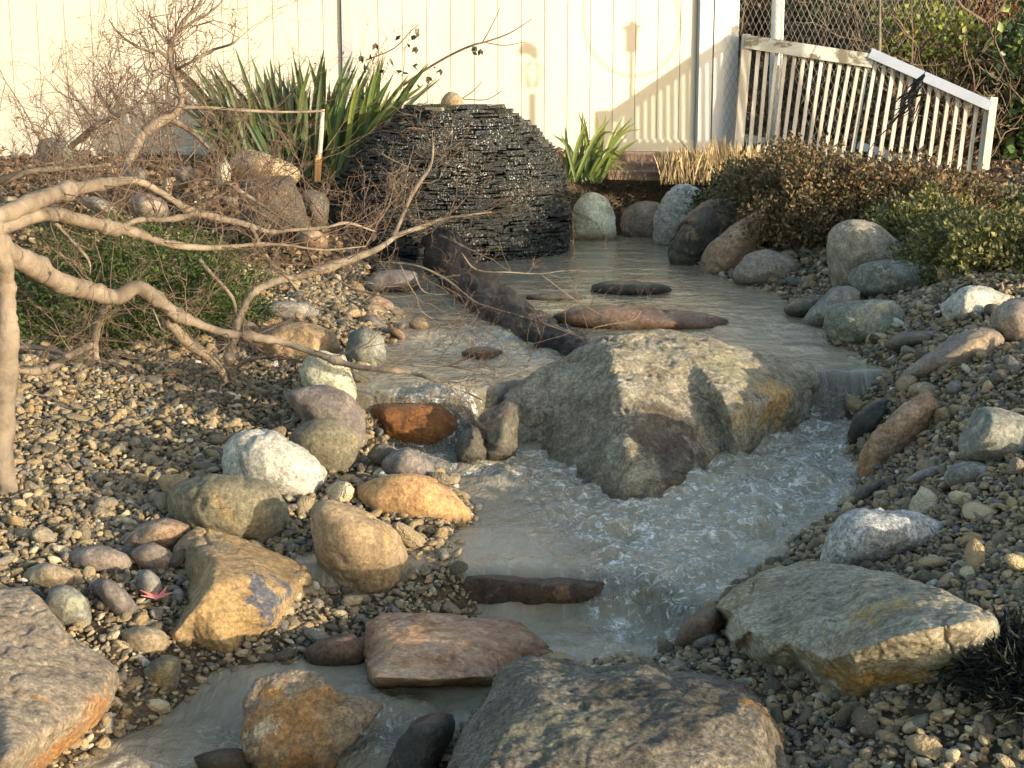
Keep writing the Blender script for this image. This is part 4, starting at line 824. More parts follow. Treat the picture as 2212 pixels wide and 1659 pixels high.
# ------------------------------------------------------------------ slate fountain
def slate_material():
    t = NT('wet_slate'); pos = t.n('ShaderNodeTexCoord').outputs['Object']; r = t.n('ShaderNodeNewGeometry').outputs['Random Per Island']
    n = t.noise(pos, 14, 6, .7); n2 = t.noise(t.map(pos, scale=(1, 1, 2.5)), 90, 5, .8)
    col = t.mix(t.ramp(n, [(.35, 0), (.65, 1)]), lin('#0e100d'), lin('#1c1f18'))
    col = t.mix(.5, col, t.ramp(r, [(0, .35), (1, 1.)]), 'MULTIPLY')
    col = t.mix(t.ramp(t.noise(pos, 7, 5, .7, 1), [(.58, 0), (.68, .6)]), col, lin('#35391f'))
    drop = t.ramp(t.noise(t.map(pos, scale=(1, 1, .55)), 120, 3, .7, .5), [(.59, 0), (.64, 1)])  # pale specks: glints on the wet slate, painted into its colour
    dm = t.ramp(t.noise(pos, 5.5, 4, .6), [(.44, 0), (.62, 1)])
    d = t.math('MULTIPLY', drop, dm)
    col = t.mix(d, col, lin('#cfd2ca'))
    b = t.bump(n, .6, .02); b = t.bump(n2, .9, .008, b); b = t.bump(d, .5, .003, b)
    return t.fin(t.pbr(col, t.ramp(n, [(.3, .10), (.7, .38)]), b, .55))
py_ = [228, 242, 275, 309, 340, 370, 437, 504, 560, 620]; lx = [880, 858, 812, 775, 750, 730, 716, 712, 715, 720]; rx = [1085, 1111, 1160, 1188, 1205, 1218, 1232, 1235, 1228, 1225]
YC = 8.15; zz = [P(975, a, YC)[2] for a in py_]; LX = [P(a, 400, YC - .1)[0] for a in lx]; RX = [P(a, 400, YC - .1)[0] for a in rx]
zz, LX, RX = np.array(zz)[::-1], np.array(LX)[::-1], np.array(RX)[::-1]
def prof(z): l_ = np.interp(z, zz, LX); r_ = np.interp(z, zz, RX); return (l_ + r_) / 2, (r_ - l_) / 2
ztop = P(975, 232, YC)[2]; zbot = CZ - .97
fo = empty('slate_fountain', (prof(zbot)[0], YC, zbot), 'dark wet dome of stacked slate with water running down it', 'fountain')
mb = MB(); z = zbot; rows = 0
while z < ztop:
    th = rng.uniform(.011, .025); cx, r = prof(z + th / 2); a = rng.uniform(0, .3)
    while a < 6.28 + .1:
        wd = rng.uniform(.04, .16); da = wd / max(r, .1); dep = rng.uniform(.10, .16); rr = r + rng.uniform(-.014, .010)
        if rng.random() < .015: a += da * .3; continue
        am = a + da / 2; ct, s_ = math.cos(am), math.sin(am)
        rot = np.array([[ct, -s_, 0], [s_, ct, 0], [0, 0, 1]])
        tilt = rng.normal(0, .05); rt = np.array([[1, 0, 0], [0, math.cos(tilt), -math.sin(tilt)], [0, math.sin(tilt), math.cos(tilt)]])
        mb.box((cx + (rr - dep / 2) * ct, YC + (rr - dep / 2) * s_, z + th / 2), (dep, wd * .97, th * rng.uniform(.75, .98)), rot @ rt, jit=.006)
        a += da
    z += th
mb.build('slate_stack', slate_material(), fo, loc=tuple(fo.location))
mb = MB(); zs = np.linspace(zbot, ztop - .02, 12); mb.tube([(prof(q)[0], YC, q) for q in zs], [max(prof(q)[1] - .09, .05) for q in zs], 24); mb.build('core', flat_mat('fountain_core', '#1b1c19', '#26261f', 20, .5), fo, loc=tuple(fo.location))
mb = MB()
for k in range(26):
    a = rng.uniform(0, 6.28); rr = rng.uniform(.0, .24); mb.box((prof(ztop)[0] + rr * math.cos(a), YC + rr * math.sin(a), ztop + rng.uniform(-.012, .012)), (rng.uniform(.08, .16), rng.uniform(.08, .14), .018), [[math.cos(a), -math.sin(a), 0], [math.sin(a), math.cos(a), 0], [0, 0, 1]], .006)
mb.build('cap_slates', flat_mat('wet_cap_slate', '#8e8a72', '#5c5a4c', 12, .25, .5, spec=.6), fo, loc=tuple(fo.location))
R('fountain_stone', 'little yellowish stone sitting on top of the slate fountain', [(952,222),(958,208),(970,198),(985,200),(997,212),(1000,224),(975,228)], .12, 'tan', p=9, sub=3, Y=8.0, group='none')
bpy.data.objects['fountain_stone'].pop('group', None)

# ------------------------------------------------------------------ dead log in the pool
m_bark = rock_mat('dark_wet_bark', '#2a2220', '#171314', '#33261f', '#0c0a0a', 9, 2, rough=.35, speck=.1, streak=0, bump=1.)
lp = spline([(955,535,7.35,.10), (985,585,6.9,.105), (1030,640,6.25,.105), (1095,688,5.65,.092), (1165,728,5.2,.085), (1235,760,4.92,.065), (1285,772,4.78,.04)], 12)
mb = MB(); mb.tube([P(*a[:3]) for a in lp], lp[:, 3], 48)
V = np.concatenate(mb.v); cen = np.repeat(np.array([P(*a[:3]) for a in lp]), 48, axis=0); dd = V - cen
V = V + dd * (.45 * fbm(V * 8, 4, 71) + .35 * np.abs(fbm(V * 22, 4, 72, .65)) - .1)[:, None]
lo_ = tuple(P(1100, 700, 5.6)); log = mesh_obj('log', V, mb.f, m_bark, smooth=True, loc=lo_)
tag(log, 'rotten dark log lying from the fountain foot to the huge boulder', 'log')

# ------------------------------------------------------------------ leaves, blades and twigs
def leaves(pos, dr, size, aspect=.5, fold=.25):
    """one rhombic leaf per point: base, side, tip, side"""
    n = len(pos); dr = dr / (np.linalg.norm(dr, axis=1)[:, None] + 1e-9)
    up = rng.normal(size=(n, 3)); sd_ = np.cross(dr, up); sd_ /= np.linalg.norm(sd_, axis=1)[:, None] + 1e-9; nn = np.cross(sd_, dr)
    size = np.asarray(size).reshape(-1, 1) * np.ones((n, 1))
    a = pos; c = pos + dr * size; mid = pos + dr * size * .45
    b = mid + sd_ * size * aspect / 2 + nn * size * fold * .3; d = mid - sd_ * size * aspect / 2 + nn * size * fold * .3
    V = np.stack([a, b, c, d], 1).reshape(-1, 3); i = np.arange(n)[:, None] * 4
    Fc = np.concatenate([np.concatenate([i, i + 1, i + 2], 1), np.concatenate([i, i + 2, i + 3], 1)])
    return V, Fc
def blob_points(c, r, n, lump=.25, shell=.35, seed=0, freq=2.4, flatbottom=True):
    v = rng.normal(size=(n, 3)); v /= np.linalg.norm(v, axis=1)[:, None]
    if flatbottom: v[:, 2] = np.abs(v[:, 2]) * np.where(rng.random(n) < .85, 1, -.4)
    k = 1 - np.abs(rng.normal(0, shell, n)); k = np.clip(k, .05, 1.05)
    L_ = 1 + lump * fbm(v * freq + seed, 3, seed) + lump * .5 * fbm(v * freq * 4 + seed, 2, seed + 1)
    return np.array(c) + v * np.array(r) * (k * L_)[:, None], v
def shrub(name, label, cat, c, r, n, size, mat, group=None, stems=0, stem_m=None, lump=.25, aspect=.55, seed=0, shell=.3, dirw=.7, freq=2.4, inner=None):
    base = (c[0], c[1], c[2]); root = empty(name, base, label, cat, group)
    p, v = blob_points(c, r, n, lump, shell, seed, freq)
    d = v * dirw + rng.normal(size=(n, 3)) * .6
    V, Fc = leaves(p, d, size * rng.uniform(.6, 1.3, n), aspect); mesh_obj('foliage', V, Fc, mat, root, loc=base)
    if stems:
        mb = MB()
        for k in range(stems):
            e, v1 = blob_points(c, np.array(r) * .97, 1, lump, .12, seed, freq); st = np.array(c) + rng.uniform(-.25, .25, 3) * np.array(r) * [1, 1, 0] - [0, 0, .05]
            m_ = (st + e[0]) / 2 + rng.normal(0, .06, 3) * np.array(r).mean(); pts = spline([st, m_, e[0]], 4); mb.tube(pts, np.linspace(.006, .0018, len(pts)), 4)
        mb.build('stem', stem_m, root, loc=base)
    return root
m_twig = flat_mat('twig_bark', '#6d5c4c', '#493d33', 40, .7, .3, .001)
m_redtwig = flat_mat('red_brown_twig', '#5d473d', '#40322b', 40, .6, .3, .001)
m_palebark = flat_mat('pale_smooth_bark', '#85796a', '#564e43', 11, .75, 1., .012, (1, 1, 1), .15, '#3f3a32', .57)

# clipped hedge and its neighbours
m_hb = island_mat('brown_green_leaves', ['#5e4c36', '#7d6448', '#3f4429', '#6c5a40', '#343a24', '#937757'], .6, .15)
m_hg = island_mat('yellow_green_leaves', ['#4a5230', '#6d6a3c', '#364226', '#857c48', '#505834', '#a3965c'], .55, .2)
m_hd = island_mat('dark_green_leaves', ['#3f4a2a', '#2f3b24', '#57603a', '#6c6c42', '#3d4a30'], .55, .15)
HG = 'clipped hedge shrubs on the bank'
def at(px, py, Y): return P(px, py, Y)
def hedge(label, px, ytop, Y, rx, ry, n, size, mat, seed, stems=40, lump=.28):
    X = P(px, ytop, Y)[0]; zt = P(px, ytop, Y)[2]; zb = float(ground([X], [Y])[0]) - .03
    return shrub('hedge_shrub', label, 'shrub', (X, Y, zb), (rx, ry, (zt - zb) / 1.0), n, size, mat, HG, stems, m_twig, seed=seed, lump=lump, freq=3.2)
hedge('brown green clipped shrub above the long rosy grey rock', 1745, 322, 7.4, .44, .72, 34000, .024, m_hb, 3, 30, lump=.4)
hedge('dark green low shrub between dry grass stubs and brown shrub', 1650, 352, 8.1, .36, .4, 11000, .024, m_hd, 5)
hedge('olive clipped shrub in front of the grey railed picket panel', 1930, 350, 7.1, .52, .60, 32000, .024, m_hb, 8, 25, lump=.4)
hedge('mid green shrub behind the large round boulder', 2010, 432, 6.4, .34, .45, 20000, .023, m_hg, 11, lump=.42)
hedge('yellow green tipped shrub cut by the edge of the photo', 2190, 462, 5.65, .40, .60, 32000, .022, m_hg, 14, 25, lump=.42)
hedge('dark green shrub under the grey railed panel end post', 2150, 405, 7.2, .42, .40, 15000, .024, m_hd, 17, 30)
# low green conifer under the bare tree
m_jun = island_mat('feathery_green', ['#34481f', '#485a28', '#27371c', '#5c6c32', '#3d4f25', '#2e411e'], .6, .2, scale=7)
p, v = blob_points(at(290,740,5.25), (.52,.50,.40), 46000, .34, .30, 23, 4.0)
r_ = empty('low_conifer', at(290,740,5.25), 'low spreading green conifer under the bare tree limbs', 'shrub')
V, Fc = leaves(p, v * [1, 1, .4] + rng.normal(size=p.shape) * .6, .021 * rng.uniform(.5, 1.3, len(p)), .34); mesh_obj('foliage', V, Fc, m_jun, r_, loc=tuple(r_.location))

# sword leaved clumps
def blade(mb, base, tip, w, droop=0., n=7):
    base = np.array(base); tip = np.array(tip); L_ = np.linalg.norm(tip - base); mid = (base + tip) / 2 + np.array([0, 0, L_ * .12]) - (tip - base) * .0
    tip = tip - [0, 0, droop]; pts = spline([base, mid, tip], n // 2 + 1); m = len(pts)
    side = np.cross(tip - base, rng.normal(size=3) + [0, 2.5, 0]); side /= np.linalg.norm(side) + 1e-9; V = []
    dn = np.cross(side, (tip - base) / L_)
    for i, q in enumerate(pts):
        u = i / (m - 1); ww = w * (.75 + .5 * u if u < .4 else .95 * (1 - ((u - .4) / .6) ** 1.8)) / 2 + .0004
        V += [q - side * ww, q + dn * ww * .35, q + side * ww]
    Fc = []
    for i in range(m - 1): a = 3 * i; Fc += [(a, a + 1, a + 4, a + 3), (a + 1, a + 2, a + 5, a + 4)]
    mb.add(V, Fc)
m_iris = island_mat('sword_leaf', ['#34492c', '#475c34', '#263a24', '#5c7040', '#3d5232', '#6f7d45'], .42, .25, .45, 2)
m_iris2 = island_mat('sword_leaf_yellow', ['#5f6f36', '#7c8644', '#4a6035', '#93964f', '#546c38'], .42, .3, .45, 2)
root = empty('sword_leaf_clump', at(680,385,8.4), 'big clump of green sword leaves behind the broad tan topped rock', 'plant', 'sword leaved clumps')
mb = MB(); mb2 = MB()
for k in range(260):
    bx = rng.uniform(520, 810); b = at(bx, 385 + rng.uniform(-10, 15), 8.45 + rng.uniform(-.2, .25)); u = (bx - 670) / 130
    lean = u * .26 + rng.normal(0, .13); hgt = rng.uniform(.38, .72) * (1 - .25 * abs(u) * (rng.random() < .5))
    (mb2 if u > .45 and rng.random() < .75 else mb) and (mb2 if u > .45 and rng.random() < .8 else mb)
    blade(mb2 if (u > .35 and rng.random() < .7) else mb, b, b + [lean, rng.normal(0, .1), hgt], rng.uniform(.024, .040), max(0, rng.normal(-.02, .06)))
for q in ([(600,390),(720,250),(800,330)], ):
    pass
mb.build('leaves_green', m_iris, root, loc=tuple(root.location)).name = 'green_leaf_tuft'; mb2.build('yellow_leaf_tuft', m_iris2, root, loc=tuple(root.location))
root = empty('sword_leaf_clump', at(1270,388,8.75), 'small clump of sword leaves beside the slate fountain', 'plant', 'sword leaved clumps')
mb = MB()
for k in range(44):
    bx = rng.uniform(1225, 1300); b = at(bx, 388 + rng.uniform(-8, 8), 8.75 + rng.uniform(-.15, .1)); u = (bx - 1262) / 38
    lean = u * .12 + rng.normal(.06, .12); blade(mb, b, b + [lean, rng.normal(0, .06), rng.uniform(.14, .42)], rng.uniform(.018, .03), max(0, rng.normal(0, .07)))
mb.build('green_leaf_tuft', m_iris2, root, loc=tuple(root.location))
# dry cut grass
m_dry = island_mat('dry_stubble', ['#a08a62', '#bda577', '#857350', '#cbb78c', '#948060', '#6b5c45'], .7, .2)
root = empty('dry_grass_clump', at(1560,395,8.9), 'tan clump of cut dry grass in front of the fence post', 'ornamental grass')
mb = MB()
for k in range(900):
    bx = 1500 + rng.uniform(-75, 180); b = at(bx, 392 + rng.uniform(-12, 8), 8.95 + rng.uniform(-.25, .3)); hh = rng.uniform(.08, .27) * (1 - .35 * abs((bx - 1560) / 130))
    blade(mb, b, b + [rng.normal(0, .035), rng.normal(0, .03), hh], rng.uniform(.004, .009), 0, 4)
mb.build('stubble', m_dry, root, loc=tuple(root.location))
# timbers
m_tim = flat_mat('red_brown_timber', '#7f6a57', '#5d4c40', 16, .75, .5, .004, (.3, 1, 3), .2, '#b78a6a', .58)
for lb, a, b, sz in (('upper red brown garden timber behind the small sword leaves', (1296,338,9.25), (1462,340,9.3), (.07, .10)), ('middle red brown garden timber with pale top edge', (1290,358,9.1), (1450,360,9.15), (.055, .10)), ('lowest dark brown garden timber under the other two', (1310,377,9.0), (1452,380,9.05), (.06, .10))):
    mb = MB(); A, B = P(*a), P(*b); mb.beam(A, B, sz[0], sz[1]); o = mb.build('garden_timber', m_tim, loc=tuple(A)); tag(o, lb, 'timber', 'stacked garden timbers')
    bv = o.modifiers.new('bevel', 'BEVEL'); bv.width = .006; bv.segments = 2
# zigzag edging
m_zig = flat_mat('brown_edging', '#8a6a50', '#6f5541', 20, .7); root = empty('zigzag_edging', at(2160,425,7.9), 'brown zigzag garden edging beside the picket end post', 'edging')
mb = MB(); zz_ = [(2085,440),(2105,395),(2125,405),(2140,430),(2158,400),(2178,440),(2196,408),(2220,448),(2245,415),(2275,455)]
for a, b in zip(zz_[:-1], zz_[1:]): mb.beam(P(*a, 7.95), P(*b, 7.95), .022, .018)
mb.build('zigzag_slats', m_zig, root, loc=tuple(root.location))
mb = MB(); mb.beam(P(2085,452,7.93), P(2300,470,7.93), .03, .018); mb.build('lower_rail', m_zig, root, loc=tuple(root.location))
# white stake
root = empty('wooden_stake', at(686,385,8.05), 'white weathered stake with a freshly split orange foot among sword leaves', 'stake')
mb = MB(); q = spline([(697,236,8.05,.010), (694,290,8.05,.012), (690,338,8.05,.0135)], 4); mb.tube([P(*a[:3]) for a in q], q[:, 3], 7, .1); mb.build('shaft', flat_mat('weathered_stake', '#cfc6b4', '#9c917f', 30, .7, .5, .002, (1, 1, .2)), root, loc=tuple(root.location))
mb = MB(); q = [(690,336,8.05,.019), (688,360,8.05,.021), (686,392,8.05,.019)]; mb.tube([P(*a[:3]) for a in q], [a[3] for a in q], 6, .12); mb.build('split_foot', flat_mat('split_wood', '#d6a672', '#b98553', 30, .7, .5, .002, (1, 1, .2)), root, loc=tuple(root.location))
#@@PART4
# ------------------------------------------------------------------ the bare tree
def grow(mb, p, d, L_, r, depth, wander=.28, up=.05, nchild=(2, 4), k=4):
    n = 5; pts = [np.array(p)]; d = d / np.linalg.norm(d)
    for i in range(n):
        d = d + rng.normal(0, wander, 3) * [1, .8, .8] + [0, 0, up]; d /= np.linalg.norm(d); pts.append(pts[-1] + d * L_ / n)
        if depth > 0 and i > 0 and rng.random() < .75:
            for _ in range(rng.integers(1, 3)):
                dd = d + rng.normal(0, .75, 3); grow(mb, pts[-1], dd, L_ * rng.uniform(.3, .65), r * .6, depth - 1, wander, up, nchild, 3)
    mb.tube(pts, np.linspace(r, r * .35, n + 1), k)
tree = empty('bare_tree', P(15, 1050, 3.45), 'low bare tree with thick smooth limbs sprawling over the gravel and stream', 'tree')
TL = tuple(tree.location)
def limb(name, rows, n=9, k=14, lump=.03, mat=None, twigs=6, tl=(.12, .35), twr=(.0012, .0022), depth=2, sidebias=(0, 0, .35)):
    rows = [tuple(r) for r in rows]; sp_ = spline(rows, n); pts = np.array([P(a[0], a[1], a[2]) for a in sp_]); rad = np.maximum(sp_[:, 3], .9) / F * sp_[:, 2]
    for _ in range(max(1, len(pts) // 9)):
        c_ = rng.integers(0, len(pts)); rad = rad * (1 + rng.uniform(.10, .30) * np.exp(-((np.arange(len(pts)) - c_) / 1.1) ** 2))
    mb = MB(); mb.tube(pts, rad, k, lump); V_ = mb.v[0]; cc = np.repeat(pts, k, axis=0)
    mb.v[0] = V_ + (V_ - cc) * (.28 * fbm(V_ * 16, 4, 91) + .16 * fbm(V_ * 60, 3, 92))[:, None]
    o = mb.build(name, mat or m_palebark, tree, smooth=True, loc=TL)
    T_ = MB()
    for i in range(int(twigs * 1)):
        j = rng.integers(max(1, int(len(pts) * .15)), len(pts)); d = np.array(sidebias) + rng.normal(0, 1, 3) * [1, .7, .8] + (pts[j] - pts[j - 1]) / (np.linalg.norm(pts[j] - pts[j - 1]) + 1e-6) * .6
        grow(T_, pts[j], d, rng.uniform(*tl), rng.uniform(*twr), depth)
        if twigs <= 6: T_.build('twig', m_twig, tree, loc=TL); T_ = MB()
    if T_.n: T_.build('twig_spray', m_twig if rng.random() < .6 else m_redtwig, tree, loc=TL)
    return o
limb('trunk', [(20,1085,3.45,21),(6,950,3.45,22),(12,800,3.45,24),(18,720,3.45,22),(16,690,3.45,18),(14,620,3.45,18),(5,560,3.42,20),(-25,480,3.4,22)], twigs=0, k=18)
limb('main_limb', [(-40,495,3.4,28),(15,545,3.45,27),(70,575,3.55,25),(130,610,3.7,22),(200,630,3.85,20),(255,643,3.95,18),(290,622,4.0,17),(330,640,4.05,16),(372,675,4.1,14),(420,697,4.15,11),(480,718,4.2,9),(550,728,4.2,8),(620,742,4.2,8),(700,770,4.15,7),(770,792,4.1,6.5),(840,800,4.05,6),(890,806,4.05,4),(940,822,4.0,2.5),(1000,845,4.0,2),(1045,865,3.95,1.5)], twigs=26, tl=(.08, .28), depth=2, k=18)
limb('limb', [(-40,482,3.4,20),(30,455,3.5,19),(100,425,3.6,17),(180,405,3.75,15),(240,395,3.85,12),(285,390,3.9,9),(320,400,3.95,7),(370,430,4.0,7),(410,455,4.05,9),(470,470,4.1,8),(530,485,4.15,7),(580,500,4.2,5),(630,497,4.2,4),(700,492,4.25,3.5),(750,482,4.3,3),(810,500,4.4,1.5)], twigs=34, depth=2, tl=(.12, .4))
limb('limb', [(-40,505,3.4,18),(30,482,3.5,16),(100,462,3.6,15),(170,475,3.7,14),(230,490,3.8,13),(290,502,3.9,11),(340,520,3.95,8),(400,532,4.0,7),(470,535,4.05,6),(560,528,4.1,4),(620,530,4.1,3),(700,540,4.1,2.5),(790,532,4.15,1.2)], twigs=26, depth=2)
limb('limb', [(260,492,3.85,7),(300,475,3.9,6),(350,475,3.95,6),(400,468,4.0,6),(430,456,4.05,5)], twigs=5)
limb('limb', [(360,672,4.1,12),(375,705,4.15,13),(400,735,4.2,12),(440,765,4.3,11),(470,790,4.35,10),(490,828,4.42,6)], twigs=6)
limb('limb', [(492,830,4.45,7),(498,770,4.43,11),(505,720,4.45,10),(525,670,4.5,8),(545,635,4.55,8),(590,610,4.6,8),(640,598,4.65,8),(700,580,4.7,10),(760,560,4.8,8),(820,535,4.9,6),(860,508,5.0,5),(905,492,5.05,5),(960,472,5.1,3.5),(1000,466,5.1,3),(1062,458,5.1,1.5)], twigs=26, depth=2)
limb('branch', [(850,513,5.0,5),(868,470,5.0,4),(885,430,5.0,4.5),(905,395,5.0,4.5),(928,362,5.0,3.5),(935,330,5.0,2.2),(934,285,5.0,1)], twigs=12, tl=(.08, .25))
limb('branch', [(500,805,4.42,6),(530,780,4.4,5),(570,772,4.38,4.5),(620,775,4.35,4),(680,790,4.3,2)], twigs=10, tl=(.06, .2))
limb('branch', [(235,650,4.0,9),(215,690,4.05,8),(205,740,4.1,8),(208,775,4.12,6)], twigs=5)
limb('branch', [(203,742,4.1,7),(150,768,4.0,8),(95,800,3.9,8),(40,800,3.8,7),(-15,795,3.75,6)], twigs=8)
limb('branch', [(-10,748,4.35,6),(60,750,4.35,6),(110,755,4.3,6),(160,772,4.25,5),(200,760,4.2,4)], twigs=10)
limb('upright_limb', [(290,392,4.1,8),(272,360,4.25,8),(290,325,4.3,11),(310,290,4.35,11),(335,268,4.35,11),(370,250,4.4,10),(390,225,4.4,6),(388,190,4.4,6),(375,155,4.4,5.5),(368,120,4.4,5),(370,95,4.4,4.5),(385,65,4.4,4),(405,35,4.4,4),(430,10,4.4,3.5),(450,-40,4.4,2.5)], twigs=30, tl=(.06, .24), twr=(.0012, .0024))
for rows, tw in (([(370,132,4.4,3.5),(345,112,4.4,3),(320,110,4.4,2.8),(290,98,4.4,2.4),(255,70,4.4,2),(235,42,4.4,1.4)], 8), ([(382,150,4.4,3.5),(420,130,4.35,3),(460,108,4.35,2.8),(500,95,4.3,2.2),(522,78,4.3,1.4)], 9),
                 ([(370,100,4.4,3),(345,75,4.4,2.4),(325,38,4.4,1.5)], 4), ([(385,70,4.4,3),(420,45,4.4,2.8),(450,30,4.4,2.4),(482,2,4.4,1.6)], 8), ([(390,232,4.4,5),(440,232,4.45,4),(520,238,4.5,3.8),(610,242,4.6,3),(700,240,4.7,2)], 16),
                 ([(150,320,4.6,7),(180,295,4.6,6.5),(210,270,4.6,6),(250,250,4.6,5),(290,232,4.6,4),(310,210,4.6,3),(322,185,4.6,2.2),(332,160,4.6,1.4)], 18), ([(215,268,4.6,3.5),(190,240,4.6,2.8),(152,198,4.6,1.6)], 6), ([(246,252,4.6,3),(230,225,4.6,2.6),(200,180,4.6,1.5)], 6),
                 ([(-20,398,4.7,8),(60,372,4.7,7),(110,366,4.7,7),(170,362,4.7,4),(240,356,4.7,3)], 14), ([(340,260,4.4,6),(375,262,4.5,5),(420,290,4.6,5),(450,320,4.7,4)], 12), ([(500,400,4.6,4),(560,440,4.6,3.5),(620,480,4.5,3),(680,520,4.4,2)], 10),
                 ([(120,480,3.65,5),(150,515,3.7,4),(190,560,3.7,3),(195,590,3.7,1.5)], 5), ([(540,485,4.15,4),(580,560,4.2,3.5),(620,600,4.2,3),(645,628,4.2,2.4)], 4), ([(430,560,4.3,5),(455,590,4.3,5),(500,640,4.3,4),(510,680,4.35,3)], 8),
                 ([(734,607,4.85,1.8),(775,627,4.85,1.6),(845,642,4.8,1.4),(895,637,4.8,1)], 4), (T(5, [(300,40,4.9,3),(500,65,4.85,2.8),(680,150,4.8,2.4),(820,260,4.7,2.2),(900,310,4.65,1.8),(1100,370,4.55,1.5),(1300,430,4.5,1.3),(1680,570,4.4,1)]), 8),
                 (T(5, [(780,-20,4.9,2),(880,90,4.9,1.8),(1100,105,4.9,1.6),(1280,115,4.9,1.4),(1440,95,4.9,1.2),(1580,100,4.9,1)]), 6), (T(5, [(1290,120,4.9,1.4),(1400,200,4.9,1.2),(1520,290,4.9,1.1),(1680,380,4.9,.9)]), 3),
                 (T(5, [(470,100,4.8,1.8),(540,230,4.8,1.6),(700,250,4.8,1.4),(820,265,4.7,1.2)]), 4), (T(5, [(390,60,4.8,1.6),(440,180,4.75,1.5),(490,260,4.75,1.3),(520,350,4.7,1.2),(620,420,4.7,1)]), 6),
                 (T(5, [(450,700,4.1,1.6),(620,710,4.1,1.4),(760,690,4.1,1.1),(870,650,4.1,.9)]), 8), (T(5, [(640,800,4.05,1.3),(860,830,4.1,1.2),(1100,760,4.15,1.1),(1240,710,4.2,.9)]), 7), (T(5, [(1340,430,4.6,1.6),(1550,505,4.55,1.6),(1640,460,4.5,1.4),(1760,435,4.5,1.3),(1890,410,4.5,1.2),(1935,355,4.5,.9)]), 3),
                 ([(330,668,3.9,1.6),(340,690,3.9,1.5),(350,712,3.9,1.2),(372,722,3.9,.9)], 1), ([(60,850,3.5,1.6),(110,858,3.5,2),(140,880,3.45,2),(190,885,3.4,1.2)], 2)):
    limb('branch', rows, n=4, k=7, lump=.05, twigs=tw, tl=(.06, .26), twr=(.001, .0018), depth=2)
# scrubby bare shrubs behind it
def bare_shrub(label, px, py, Y, n, hgt, spread, mat, leafm=None, nl=0, name='bare_shrub', lean=(0, 0)):
    b = P(px, py, Y); root = empty(name, b, label, 'shrub'); mb = MB(); lp_ = []
    for i in range(n):
        s_ = b + rng.normal(0, 1, 3) * [spread * .45, .15, .02]; d = np.array([rng.normal(lean[0], .55), rng.normal(0, .35), 1.])
        n0 = len(mb.v); grow(mb, s_, d, hgt * rng.uniform(.5, 1.1), rng.uniform(.0018, .0042), 2, .22, .04)
        if nl: lp_ += [v[rng.integers(0, len(v))] for v in mb.v[n0:] if rng.random() < nl]
    mb.build('stems', mat, root, loc=tuple(root.location)).name = 'stem_tangle'
    if lp_:
        p_ = np.array(lp_); V, Fc = leaves(p_, rng.normal(size=p_.shape) - [0, 0, .6], .028 * rng.uniform(.6, 1.2, len(p_)), .5); mesh_obj('foliage', V, Fc, leafm, root, loc=tuple(root.location))
    return root
m_dead = island_mat('dead_leaf', ['#5c4636', '#7a5b44', '#3f342b', '#8a6a4e', '#544436'], .7, .1)
m_darkleaf = island_mat('small_dark_leaf', ['#2e3328', '#3d3a30', '#474236', '#262b24'], .4, .05)
bare_shrub('grey brown bare shrub behind the thick limbs near the bed', 330, 360, 6.9, 26, .42, .55, m_twig, m_dead, .05)
bare_shrub('reddish bare shrub tangle low over the bed stones', 500, 470, 6.3, 20, .32, .55, m_redtwig, m_dead, .06)
bare_shrub('low brown twig tangle beside the bed edge in front of the cream fence', 120, 400, 6.2, 26, .28, .55, m_twig, m_dead, .08)
bare_shrub('thin pale bare shrub against the cream fence', 250, 345, 8.0, 12, .75, .5, m_twig)
bare_shrub('thorny shrub with small dark hanging leaves behind the sword leaved clump', 700, 350, 8.6, 20, .62, .6, m_redtwig, m_darkleaf, .10, 'thorny_shrub', (.15, 0))
bare_shrub('red brown twig tuft at the foot of the slate fountain', 800, 545, 6.6, 6, .18, .2, m_redtwig)
root = empty('arching_shoot', P(880,180,8.3), 'single arching bare shoot reaching across the cream fence above the fountain', 'branch')
mb = MB()
for rows in ([(870,185,8.3,3.5),(920,150,8.3,3.2),(975,118,8.25,3),(1020,98,8.2,3),(1050,90,8.2,2.4),(1100,72,8.2,1.8),(1149,41,8.2,1)], [(1042,92,8.2,2),(1060,60,8.2,1.6),(1081,16,8.2,1)], [(1050,92,8.2,1.5),(1090,98,8.2,1.3),(1135,90,8.2,.9)], [(860,225,8.25,2),(900,205,8.25,1.8),(940,172,8.25,1)], [(995,215,8.1,1.6),(1020,198,8.1,1.4),(1042,176,8.1,1)], [(1000,214,8.1,1.6),(1050,215,8.1,1.4),(1085,196,8.1,1)], [(790,130,8.4,2),(850,105,8.4,1.8),(885,70,8.4,1.4),(905,52,8.4,1)]):
    q = spline(rows, 5); mb.tube([P(*a[:3]) for a in q], q[:, 3] / F * 8.2 * .8, 6)
mb.build('shoot', m_twig, root, loc=tuple(root.location))
lf = np.array([P(x, y, 8.2) for x, y in [(866,76),(905,68),(880,98),(800,115),(845,128),(890,142),(786,138),(1038,105),(1020,110),(922,165),(952,148),(903,182),(870,155),(830,150),(905,60),(1030,100),(780,120),(812,92),(895,75),(900,100)]])
V, Fc = leaves(np.repeat(lf, 2, 0), rng.normal(size=(len(lf) * 2, 3)) - [0, 0, 1.2], .045, .6); mesh_obj('foliage', V, Fc, m_darkleaf, root, loc=tuple(root.location))

